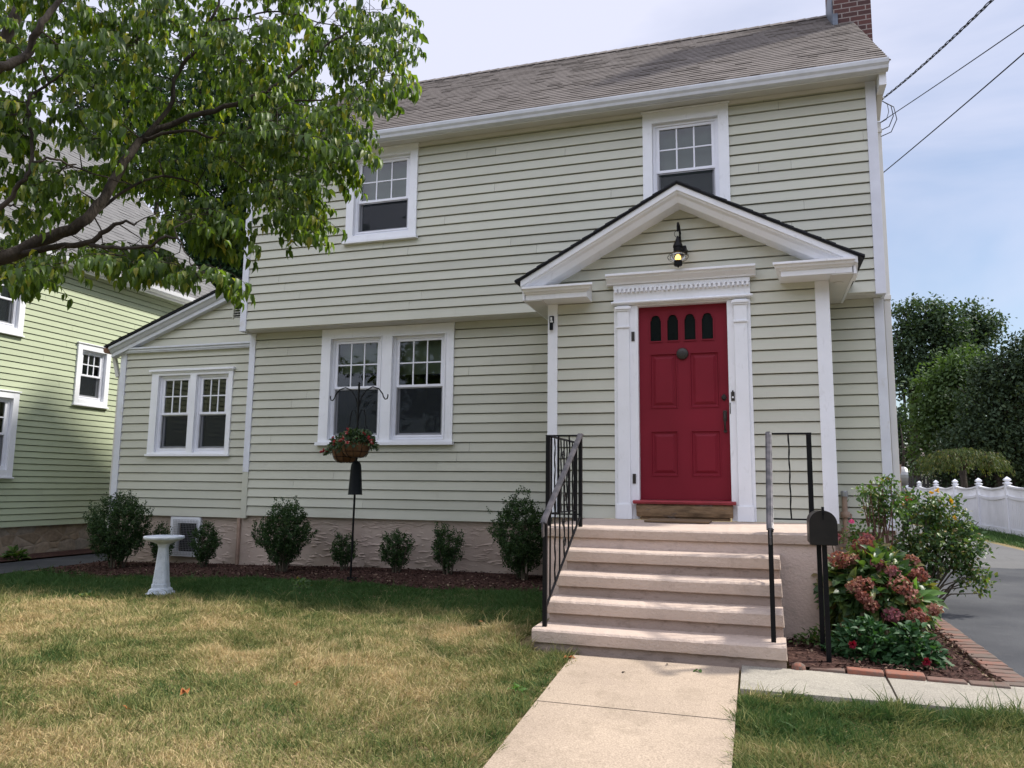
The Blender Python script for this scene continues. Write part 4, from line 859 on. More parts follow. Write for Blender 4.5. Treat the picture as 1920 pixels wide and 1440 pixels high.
# ================================================================== BIRD BATH
bx, by = -5.2, -2.4; bz = H(bx,by)
bb = thing('bird_bath', 'pale gray speckled stone bird bath on a square tapered pedestal on the lawn', 'bird bath', (bx,by,bz))
zt = -.435
m = MB(); m.lathe([(.04,-.09),(.07,-.08),(.12,-.058),(.18,-.038),(.197,-.026),(.20,-.010),(.194,-.001),(.186,.0),(.17,-.012),(.09,-.026),(.0,-.03)],(bx,by,zt),40); o = obj('bowl', m, 'birdbath_stone', bb, smooth=True)
m = MB()
def sq(z, w, c=.25): # chamfered square section
    k = w*c; return [(bx-w+k,by-w,z),(bx+w-k,by-w,z),(bx+w,by-w+k,z),(bx+w,by+w-k,z),(bx+w-k,by+w,z),(bx-w+k,by+w,z),(bx-w,by+w-k,z),(bx-w,by-w+k,z)]
def stack(mb, secs):
    vs = [p for z,w,c in secs for p in sq(z,w,c)]; n = 8; fs = [(i*n+k,i*n+(k+1)%n,(i+1)*n+(k+1)%n,(i+1)*n+k) for i in range(len(secs)-1) for k in range(n)]
    mb.add(vs, fs+[tuple(range(n-1,-1,-1)), tuple(range((len(secs)-1)*n,len(secs)*n))])
stack(m, [(bz+.12,.070,.25),(bz+.15,.068,.25),(zt-.12,.043,.3),(zt-.095,.050,.3),(zt-.075,.058,.35)]); p_ = obj('pedestal', m, 'birdbath_stone', bb, bevel=.004)
m = MB(); stack(m, [(bz-.03,.122,.12),(bz+.025,.118,.12),(bz+.035,.100,.15),(bz+.06,.096,.2),(bz+.075,.078,.25),(bz+.12,.076,.25)]); b_ = obj('base', m, 'birdbath_stone', bb, bevel=.006)
for o in (p_, b_): o.data.transform(__import__('mathutils').Matrix.Rotation(math.radians(24),4,'Z'))

# ================================================================== PLANT POLE AND BASKETS
px, py = -3.74, -1.05; pz = H(px,py)
pole = thing('shepherd_hook_pole', 'tall thin black garden pole with curled hooks in front of the double window', 'plant pole', (px,py,pz))
m = MB(); m.tube([(px-.02,py,pz-.05),(px,py,.35),(px,py,1.31)],.0125,8); obj('pole', m, 'iron', pole)
for s in (-1,1):
    m = MB(); m.tube([(px+s*q,py,z) for q,z in ((.0,1.02),(.04,1.14),(.10,1.22),(.18,1.255),(.26,1.23),(.31,1.17),(.325,1.13),(.345,1.105),(.37,1.11),(.38,1.14),(.378,1.16))],.0075,8); obj('hook', m, 'iron', pole)
    m = MB(); m.tube([(px+s*q,py,z) for q,z in ((.0,.74),(.01,.9),(.04,.985),(.08,.98),(.10,.90),(.105,.82),(.125,.775),(.10,.75),(.085,.78))],.006,8); obj('scroll', m, 'iron', pole)
m = MB(); m.lathe([(.015,.015),(.042,.0),(.056,-.03),(.062,-.07),(.080,-.365),(.084,-.37),(.082,-.375),(.07,-.355)],(px,py,.375),28); o = obj('squirrel_baffle', m, 'black_plastic', pole, smooth=True)
m = MB(); m.box(px-.06,px+.06,py-.01,py+.01,pz-.02,pz+.06); m.bar((px-.03,py-.03,pz),(px+.03,py+.03,pz+.03),.012); obj('foot', m, 'iron', pole)

def basket(cx, cy, zt, nm, seed, nleaf=1300):
    rg = np.random.default_rng(seed); t = thing('hanging_basket', nm, 'hanging basket', (cx,cy,zt-.17), 'flower baskets on the garden pole')
    m = MB(); m.lathe([(.05,-.175),(.10,-.165),(.135,-.13),(.16,-.06),(.172,.0),(.16,.0)],(cx,cy,zt),28); obj('coco_liner', m, 'coco', t, smooth=True)
    m = MB()
    for k in range(10):
        t_ = 2*PI*k/10; m.tube([(cx+r_*math.cos(t_),cy+r_*math.sin(t_),zt+z_) for r_,z_ in ((.177,.0),(.166,-.06),(.141,-.13),(.105,-.17),(.05,-.18))],.0028,5)
    for r_, z_ in ((.177,0),(.150,-.11)): m.tube([(cx+r_*math.cos(2*PI*k/24),cy+r_*math.sin(2*PI*k/24),zt+z_) for k in range(25)],.003,5)
    obj('wire_frame', m, 'iron', t)
    m = MB(); m.tube([(cx,cy+.17,zt),(cx,cy+.1,zt+.02)],.004,5)
    d = unit(rg, nleaf); d[:,2] = np.abs(d[:,2])*1.0-.28; R = rg.random(nleaf)**.35
    P = np.stack([cx+d[:,0]*.245*R, cy+d[:,1]*.22*R, zt+.03+d[:,2]*.15*R],1); P[:,2] -= np.maximum(0,np.hypot(P[:,0]-cx,P[:,1]-cy)-.17)*1.1
    A = d*.7+rg.normal(size=(nleaf,3))*.6; N = rg.normal(size=(nleaf,3))*.5+(0,-.3,.9)
    leaf_cloud('foliage', 'basket_leaf', t, P, A, N, rg.uniform(.03,.052,nleaf), rg.uniform(.02,.03,nleaf), rn=rg.random(nleaf))
    return t, rg
def blooms(t, rg, pts, mat, s=.022, name='flower'):
    for c in pts:
        k = 14; A = unit(rg,k)*(1,1,.8)+(0,-.5,.3); P = np.tile(np.array(c),(k,1))+rg.normal(size=(k,3))*s*.18
        leaf_cloud(name, mat, t, P, A, rg.normal(size=(k,3))+(0,-1,.5), s, s*.8, rn=rg.random(k))
t1, r1 = basket(-3.67,-1.20,.60,'front flower basket on the black pole, crowded with red and pink flowers',5)
fp = []
for k in range(15): a = r1.uniform(PI*1.05,PI*1.95); q = r1.uniform(.06,.26); fp.append((-3.67+q*math.cos(a),-1.2+q*.9*math.sin(a)-.02,.62+r1.uniform(.0,.15)*(1-q*2)-.05*(q>.2)))
blooms(t1, r1, fp, 'petal_red', .025)
t2, r2 = basket(-3.95,-.93,.55,'rear flower basket on the black pole, half hidden behind the front basket',6)
fp = [(-4.18+.05*k*.5,-1.1+.02*k,.49+.05*r2.random()) for k in range(4)]+[(-4.02,-1.09,.58),(-3.95,-1.12,.62),(-4.06,-1.05,.66)]
blooms(t2, r2, fp, 'petal_red', .024)

# ================================================================== SHRUBS
def shrub(x, y, w, top, label, seed, n, group='boxwood shrubs along the foundation', leaf=.026):
    w = w*math.cos(math.atan2(abs(x-.73), y+9.05))*1.04; rg = np.random.default_rng(seed); z0 = H(x,y)+.02; h = top-z0
    t = thing('boxwood_shrub', label, 'shrub', (x,y,z0), group)
    m = MB()
    for k in range(9):
        a = rg.uniform(0,2*PI); q = w*.33*rg.random()
        m.tube([(x+.1*w*math.cos(a),y+.1*w*math.sin(a),z0-.03),(x+q*.8*math.cos(a),y+q*.8*math.sin(a),z0+h*.35),(x+q*1.25*math.cos(a),y+q*1.25*math.sin(a),z0+h*.8)],[.012,.008,.003],5)
    obj('stem', m, 'stem', t)
    # sprigs: short upright clusters over an egg shaped volume
    n = int(n*2.1); ns = max(50, n//20); d = unit(rg, ns); R = .35+.65*rg.random(ns)**.55; bump = 1+.2*np.sin(d[:,0]*4+seed)*np.sin(d[:,2]*5+seed*2)+rg.normal(size=ns)*.07+.25*(rg.random(ns)<.04)
    zz = .53+d[:,2]*.47*R*np.where(d[:,2]>0,bump,1); prof = .50*np.sqrt(np.clip(1-d[:,2]**2,0,1))*(1-.28*np.clip(-d[:,2],0,1)) 
    C_ = np.stack([x+np.cos(np.arctan2(d[:,1],d[:,0]))*prof*w*R*bump, y+np.sin(np.arctan2(d[:,1],d[:,0]))*prof*w*R*bump, z0+zz*h],1)
    per = n//ns; P = np.repeat(C_,per,0); up = np.repeat(np.stack([d[:,0]*.55,d[:,1]*.55,np.abs(d[:,2])*.5+.75],1),per,0); f = rg.random(len(P))
    P = P+up*(f*.06)[:,None]+rg.normal(size=P.shape)*.012; k = len(P); A = rg.normal(size=(k,3))*.8+up*.7; N = rg.normal(size=(k,3))+up
    leaf_cloud('foliage', 'boxwood_leaf', t, P, A, N, rg.uniform(.7,1.2,k)*leaf, rg.uniform(.5,.7,k)*leaf, rn=np.clip(rg.random(k)*.7+f*.3,0,1), simple=True)
    return t
shrub(-7.55,-.62,1.02,-.09,'large round boxwood shrub at the left corner of the house wing',1,9500)
shrub(-7.12,-.28,.34,-.50,'small boxwood shrub half hidden behind the bird bath',2,1600)
shrub(-6.37,-.33,.44,-.475,'small boxwood shrub just right of the foundation vent',3,2200)
shrub(-4.98,-.60,.72,-.125,'tall oval boxwood shrub right of the drain pipe at the house corner',4,6500)
shrub(-4.26,-.35,.30,-.535,'smallest boxwood shrub, behind the foot of the black garden pole',5,1300)
shrub(-3.55,-.32,.41,-.485,'small bushy boxwood shrub under the right half of the double window',6,1900)
shrub(-2.88,-.28,.37,-.40,'small upright boxwood shrub between the double window and the large corner shrub',7,2000)
shrub(-1.90,-.45,.68,-.05,'large dark boxwood shrub against the left side of the entry steps',8,6800)

# ================================================================== FLOWER BED
def clumps(rg, cs, per, spread):
    P = np.repeat(np.array(cs),per,0); return P+rg.normal(size=P.shape)*spread
# hydrangea
rg = np.random.default_rng(21); hx, hy = 1.48, -2.55; hz = H(hx,hy)
t = thing('hydrangea', 'hydrangea bush with faded rust and pink flower heads beside the steps', 'shrub', (hx,hy,hz))
heads = [(1544,1018),(1552,1072),(1590,1066),(1628,1050),(1640,1085),(1716,1073),(1625,1140),(1590,1128),(1660,1098),(1712,1104),(1668,1130),(1690,1150),(1648,1190),(1600,1170),(1735,1180),(1700,1190),(1640,1040),(1572,1130),(1655,1165)]
hp = [(1.23,-2.7,-.25),(1.26,-2.8,-.40),(1.36,-2.75,-.40),(1.45,-2.6,-.31),(1.52,-2.75,-.43),(1.76,-2.65,-.40),(1.50,-2.85,-.58),(1.40,-2.95,-.55),(1.60,-2.85,-.47),(1.77,-2.85,-.48),(1.63,-2.95,-.55),(1.70,-2.95,-.62),(1.56,-3.05,-.74),(1.43,-3.05,-.68),(1.83,-3.0,-.69),(1.70,-3.1,-.73),(1.50,-2.4,-.27),(1.33,-3.0,-.57),(1.38,-3.1,-.62)]
m = MB()
for c in hp: m.tube([(hx+rg.normal()*.08,hy+rg.normal()*.08,hz-.02),((hx+c[0])/2+rg.normal()*.03,(hy+c[1])/2,(hz+c[2])/2+.02),(c[0],c[1],c[2]-.02)],[.008,.006,.004],5)
obj('stem', m, 'stem', t)
k = 2300; d = unit(rg,k); P = np.stack([1.50+d[:,0]*.38*rg.random(k)**.3, -2.72+d[:,1]*.38*rg.random(k)**.3, -.66+d[:,2]*.34*rg.random(k)**.4],1)
A = d*.8+rg.normal(size=(k,3))*.4+(0,-.2,-.25); leaf_cloud('foliage','hydrangea_leaf',t,P,A,rg.normal(size=(k,3))*.4+(0,-.3,1),rg.uniform(.06,.12,k),rg.uniform(.04,.07,k),rn=rg.random(k))
for i, c in enumerate(hp):
    k = 150; d = unit(rg,k); s = rg.uniform(.034,.07); P = np.array(c)+np.array((0,-.10,.02))+d*s*(1,1,.72); leaf_cloud('flower_head','petal_rust' if i%4 else 'petal_mauve',t,P,rg.normal(size=(k,3))+d*.2,d+rg.normal(size=(k,3))*.4,.026,.022,rn=np.clip(rg.normal(.5+.2*(i%3-1),.22,k),0,1))
# broad bright leaves of a lily-like plant
t = thing('broad_leaf_plant','bright green plant with long broad leaves leaning over the mulch right of the hydrangea','plant',(1.66,-3.0,H(1.66,-3.0)))
P=[];A=[];N=[];L=[];W=[]
for (ax,az,l) in ((.9,.5,.26),(.7,.75,.22),(1,.15,.26),(1,-.15,.24),(.4,.9,.2),(-.3,.8,.2),(.8,-.35,.2),(.2,.6,.18),(.95,.35,.3)):
    P.append((1.70+rg.normal()*.03,-3.02+rg.normal()*.05,-.66+rg.normal()*.05)); A.append((ax,-.35+rg.normal()*.3,az)); N.append((-az*.5,-.7,.6)); L.append(l*.68); W.append(.06)
leaf_cloud('leaf','hosta_leaf',t,P,A,N,L,W,curl=.4,fold=.15)
m=MB(); m.tube([(1.66,-3.0,H(1.66,-3)-.02),(1.68,-3.0,-.8),(1.70,-3.02,-.62)],[.01,.008,.006],6); obj('stem',m,'stem',t)
# dahlias in front
def lowplant(name, x, y, rx, rz, n, label, cat, mat, flowers, pet, seed, ll=(.04,.075)):
    rg = np.random.default_rng(seed); z = H(x,y); t = thing(name, label, cat, (x,y,z)); d = unit(rg,n); d[:,2]=np.abs(d[:,2])
    P = np.stack([x+d[:,0]*rx*rg.random(n)**.4, y+d[:,1]*rx*.6*rg.random(n)**.4, z+.03+d[:,2]*rz*rg.random(n)**.5],1)
    leaf_cloud('foliage',mat,t,P,d*.8+rg.normal(size=(n,3))*.5+(0,-.2,0),rg.normal(size=(n,3))*.35+(0,-.25,1),rg.uniform(*ll,n),rg.uniform(ll[0]*.6,ll[1]*.6,n),rn=rg.random(n))
    for c in flowers:
        m = MB()
        k=40; a=rg.random(k)*2*PI; q=rg.random(k); A=np.stack([np.cos(a)*(.3+q),np.full(k,-.5)-.6*(1-q),np.sin(a)*(.3+q)],1); leaf_cloud('flower',pet,t,np.tile(np.array(c),(k,1)),A,rg.normal(size=(k,3))*.2+(0,-1,.2),.030,.016,rn=rg.random(k))
    m = MB()
    for k in range(7): a=rg.random()*2*PI; m.tube([(x,y,z-.02),(x+rx*.5*math.cos(a),y+rx*.3*math.sin(a),z+rz*.6)],[.006,.003],5)
    obj('stem', m, 'stem', t)
lowplant('dahlia',1.37,-3.30,.25,.27,520,'low glossy green dahlia with one dark red bloom beside the mailbox legs','flower','dahlia_leaf',[(1.27,-3.47,-.87)],'petal_dark_red',31)
lowplant('dahlia',1.64,-3.38,.19,.25,380,'low glossy green dahlia with a dark red bloom near the brick edging','flower','dahlia_leaf',[(1.68,-3.55,-.93)],'petal_dark_red',32)
lowplant('ground_plant',1.12,-2.95,.2,.13,240,'sparse low green weeds growing against the side of the steps','plant','rose_leaf',[],None,33,(.025,.05))
lowplant('weed',-.64,-4.62,.05,.03,26,'small pale green weed at the left edge of the concrete walk','weed','hosta_leaf',[],None,34,(.018,.032))
lowplant('weed',-9.95,-.1,.16,.14,60,'leafy weed growing in the soil strip by the neighbouring stone foundation','weed','rose_leaf',[],None,35,(.08,.14))
lowplant('weed',-5.55,-2.95,.12,.05,40,'pale flat weed in the grass below the bird bath','weed','hydrangea_leaf',[],None,36,(.03,.06))
lowplant('weed',-3.95,-1.75,.12,.09,70,'small leafy weed in the dark grass in front of the garden pole','weed','rose_leaf',[],None,37,(.03,.05))
# rose bushes
def bush(name, x, y, blobs, n, label, leaf, seed, flowers, pet, stems, smat='stem', ll=(.03,.055)):
    rg = np.random.default_rng(seed); z=H(x,y); t = thing(name,label,'bush',(x,y,z)); m = MB()
    for bl in blobs:
        for j in range(stems):
            e = (bl[0]+rg.normal()*bl[3]*.5, bl[1]+rg.normal()*bl[3]*.4, bl[2]+rg.normal()*bl[4]*.4); mid = ((x+e[0])/2+rg.normal()*.05,(y+e[1])/2,(z+e[2])/2+.08); m.tube([(x+rg.normal()*.04,y,z-.02),mid,e],[.010,.007,.003],5)
    obj('branch', m, smat, t); Ps=[]; ds=[]
    tot=sum(b[3]*b[4] for b in blobs)
    for bl in blobs:
        k=int(n*bl[3]*bl[4]/tot); nc=max(4,k//9); d=unit(rg,nc); C_=np.array(bl[:3])+d*(bl[3],bl[3]*.8,bl[4])*(rg.random(nc)**.4)[:,None]; P=np.repeat(C_,9,0)+rg.normal(size=(nc*9,3))*.03; Ps.append(P); ds.append(np.repeat(d,9,0))
    P=np.concatenate(Ps); d=np.concatenate(ds); k=len(P); leaf_cloud('foliage',leaf,t,P,d*.6+rg.normal(size=(k,3))*.7,rg.normal(size=(k,3))*.5+(0,-.2,.8),rg.uniform(*ll,k),rg.uniform(ll[0]*.55,ll[1]*.6,k),rn=rg.random(k))
    blooms(t, rg, flowers, pet, .025)
bush('rose_bush',1.72,-1.35,[(1.58,-1.35,-.30,.16,.12),(1.72,-1.2,-.10,.13,.14),(1.80,-1.2,.12,.15,.10),(1.63,-1.3,.06,.09,.08),(1.9,-1.25,-.02,.13,.12),(1.72,-1.35,-.5,.2,.16),(1.86,-1.2,.22,.07,.05)],1500,'leggy rose bush with one pink bloom growing against the house corner','rose_leaf',41,[(1.50,-1.55,-.16)],'petal_pink',4,'red_stem')
bush('flowering_bush',2.1,-.95,[(2.14,-1.0,-.02,.20,.14),(2.36,-.95,-.12,.24,.18),(2.47,-1.0,-.38,.20,.22),(2.27,-1.0,-.42,.28,.24),(2.54,-1.05,-.66,.14,.14),(2.06,-1.1,-.35,.2,.2)],4200,'wide arching bush with yellow blooms hanging over the driveway edge','hydrangea_leaf',42,[(2.22,-1.12,.10),(2.27,-1.12,.12),(2.38,-1.12,.03),(2.41,-1.12,-.03),(2.39,-1.15,-.12)],'petal_yellow',6)

# ================================================================== BRICK EDGING
def brick_obj(cx, cy, ang, label, grp, l=.2, w=.095, h=.055, tilt=0, col=None):
    m = MB(); z = H(cx,cy)+.012; dx, dy = math.cos(ang), math.sin(ang); c_ = rnd.random() if col is None else col
    P = [(cx+dx*a*l/2-dy*b*w/2, cy+dy*a*l/2+dx*b*w/2) for a,b in ((-1,-1),(1,-1),(1,1),(-1,1))]
    m.hexa([(p[0],p[1],z-.03) for p in P], [(p[0]+rnd.uniform(-.004,.004),p[1]+rnd.uniform(-.004,.004),z+h+tilt*(i in (1,2))+rnd.uniform(-.004,.004)) for i,p in enumerate(P)], c_)
    for i in range(len(m.c)): m.c[i] = c_
    tag(obj('brick', m, 'edging_brick', None, (cx,cy,z), bevel=.009), label, 'brick', grp)
m = MB(); m.lathe([(.02,-.03),(.042,.0),(.046,.03),(.040,.055),(.02,.068),(.0,.07)],(.925,-3.77,H(.92,-3.77)),14)
tag(obj('brick', m, 'edging_brick', None, (.925,-3.77,H(.92,-3.77)), smooth=True), 'rounded upright end of a red brick beside the bottom step', 'brick')
x_ = .985; i = 0; ang = -.06
FL = 'weathered red brick laid flat along the walk edge of the flower bed'
while x_ < 2.05:
    l = .205; h_ = .05 if i in (1,2) else .035; lab, gr = (FL, 'front edging bricks')
    if i == 1: lab = 'bright orange red brick in the edging just right of the mailbox legs'
    if i == 0: lab = 'half sunken dark brick in the edging between the bottom step and the mailbox'
    brick_obj(x_+l/2, -3.755-.06*(x_-.98), ang, lab, gr, l, .09, h_+.0, .0, .05 if i in (1,2) else rnd.uniform(.5,1)); x_ += l+.012; i += 1
y_ = -3.72; i = 0
while y_ < -1.0:
    brick_obj(2.13-.01*(y_+3.7), y_, .08+rnd.uniform(-.06,.06), 'red brown brick laid crosswise along the driveway edge of the flower bed', 'driveway edging bricks', .165, .095, .022, 0, rnd.uniform(.2,1)); y_ += .108; i += 1
# fallen leaves
for (x, y, s, lab, mt) in [(-2.52,-5.15,.055,'curled orange brown fallen leaf, largest one lying on the lawn','dry_leaf'),(-2.62,-5.49,.03,'small pale pink fallen leaf at the left of the lawn','dry_leaf'),(-1.97,-4.86,.032,'small brown fallen leaf in the middle of the lawn','dry_leaf'),(-1.47,-2.98,.035,'yellow brown fallen leaf in the dark green grass left of the steps','dry_leaf'),(-.5,-3.95,.045,'reddish dried leaf where the walk meets the left end of the steps','dry_leaf'),
        (.33,-4.0,.04,'green fallen leaf on the walk near the steps','rose_leaf'),(-.1,-4.15,.022,'tiny dark dried leaf on the walk below the steps','bark'),(.14,-3.93,.018,'tiny brown scrap on the walk against the bottom step','bark')]:
    on = -.49 < x < .57; z = H(x,y)+(.034 if on else .03)
    k = 3 if s > .04 else 2; r_ = np.random.default_rng(int(s*1000)); o = leaf_cloud('fallen_leaf', mt, None, [(x,y,z)]*k, r_.normal(size=(k,3))*(1,1,.2)+(0,0,.25), r_.normal(size=(k,3))*.3+(0,0,1), s, s*.75, fold=.5, curl=.3, loc=(x,y,z)); tag(o, lab, 'leaf')

# ================================================================== DOGWOOD (foreground)
LIMBS = {"A":[[-4.94,-5.49,1.04,0.5],[-4.34,-5.36,1.48,0.078],[-4.22,-5.24,1.63,0.066],[-4.04,-5.1,1.79,0.058],[-3.85,-4.95,1.95,0.05],[-3.77,-4.85,2.17,0.046],[-3.69,-4.76,2.47,0.042],[-3.66,-4.67,2.67,0.038],[-3.52,-4.55,2.84,0.03],[-3.25,-4.38,3.01,0.026],[-2.99,-4.21,3.17,0.022],[-2.78,-4.07,3.39,0.017],[-2.58,-3.94,3.67,0.012],[-2.4,-3.8,3.88,0.007]],"B":[[-3.66,-4.67,2.67,0.028],[-3.52,-4.56,2.96,0.022],[-3.51,-4.5,3.3,0.02],[-3.36,-4.48,3.48,0.018],[-3.33,-4.4,3.73,0.015],[-3.28,-4.32,4.07,0.011]],"C":[[-4.13,-5.16,1.68,0.03],[-3.76,-5.21,1.7,0.027],[-3.48,-5.22,1.69,0.025],[-3.35,-5.19,1.77,0.02],[-3.29,-5.18,1.82,0.016],[-3.16,-5.14,1.83,0.008]],"C2":[[-3.48,-5.22,1.69,0.016],[-3.24,-5.24,1.63,0.016],[-3.01,-5.22,1.63,0.014],[-2.79,-5.21,1.67,0.011],[-2.73,-5.18,1.61,0.005],[-2.68,-5.15,1.49,0.004],[-2.63,-5.12,1.39,0.003]],"D":[[-3.72,-5.94,2.46,0.05],[-3.53,-5.89,2.57,0.04],[-3.47,-5.78,2.72,0.03],[-3.38,-5.78,2.9,0.026],[-3.35,-5.69,3.09,0.02],[-3.31,-5.61,3.33,0.015]],"E":[[-3.94,-5.67,1.54,0.03],[-3.75,-5.64,1.79,0.022],[-3.63,-5.62,1.96,0.018],[-3.59,-5.58,2.1,0.016],[-3.64,-5.57,2.32,0.013],[-3.65,-5.6,2.53,0.013],[-3.63,-5.51,2.67,0.011],[-3.53,-5.49,2.74,0.008]],"F":[[-3.59,-5.58,2.11,0.012],[-3.51,-5.51,2.16,0.01],[-3.46,-5.39,2.15,0.008],[-3.26,-5.31,2.08,0.006],[-3.21,-5.19,2.08,0.004]],"G":[[-3.66,-4.67,2.68,0.02],[-3.39,-4.5,2.8,0.015],[-3.26,-4.35,2.79,0.013],[-3.16,-4.22,2.87,0.011],[-2.98,-4.08,3.03,0.008],[-2.78,-3.94,3.2,0.005]],"H":[[-2.99,-4.21,3.17,0.013],[-2.73,-4.02,3.18,0.01],[-2.45,-3.84,3.3,0.008],[-2.24,-3.7,3.51,0.005],[-2.07,-3.65,3.6,0.003]],"I":[[-3.26,-4.35,2.79,0.01],[-3.09,-4.16,2.58,0.008],[-2.91,-3.97,2.41,0.006],[-2.72,-3.88,2.16,0.003]],"K":[[-3.33,-4.4,3.73,0.012],[-3.03,-4.41,3.72,0.01],[-2.7,-4.4,3.72,0.008],[-2.39,-4.29,3.64,0.006],[-2.08,-4.09,3.63,0.003]],"J":[[-3.85,-4.95,1.95,0.02],[-3.79,-4.57,2.37,0.014],[-3.69,-4.25,2.57,0.01],[-3.47,-4.05,2.4,0.006],[-3.4,-3.98,2.1,0.003]]}
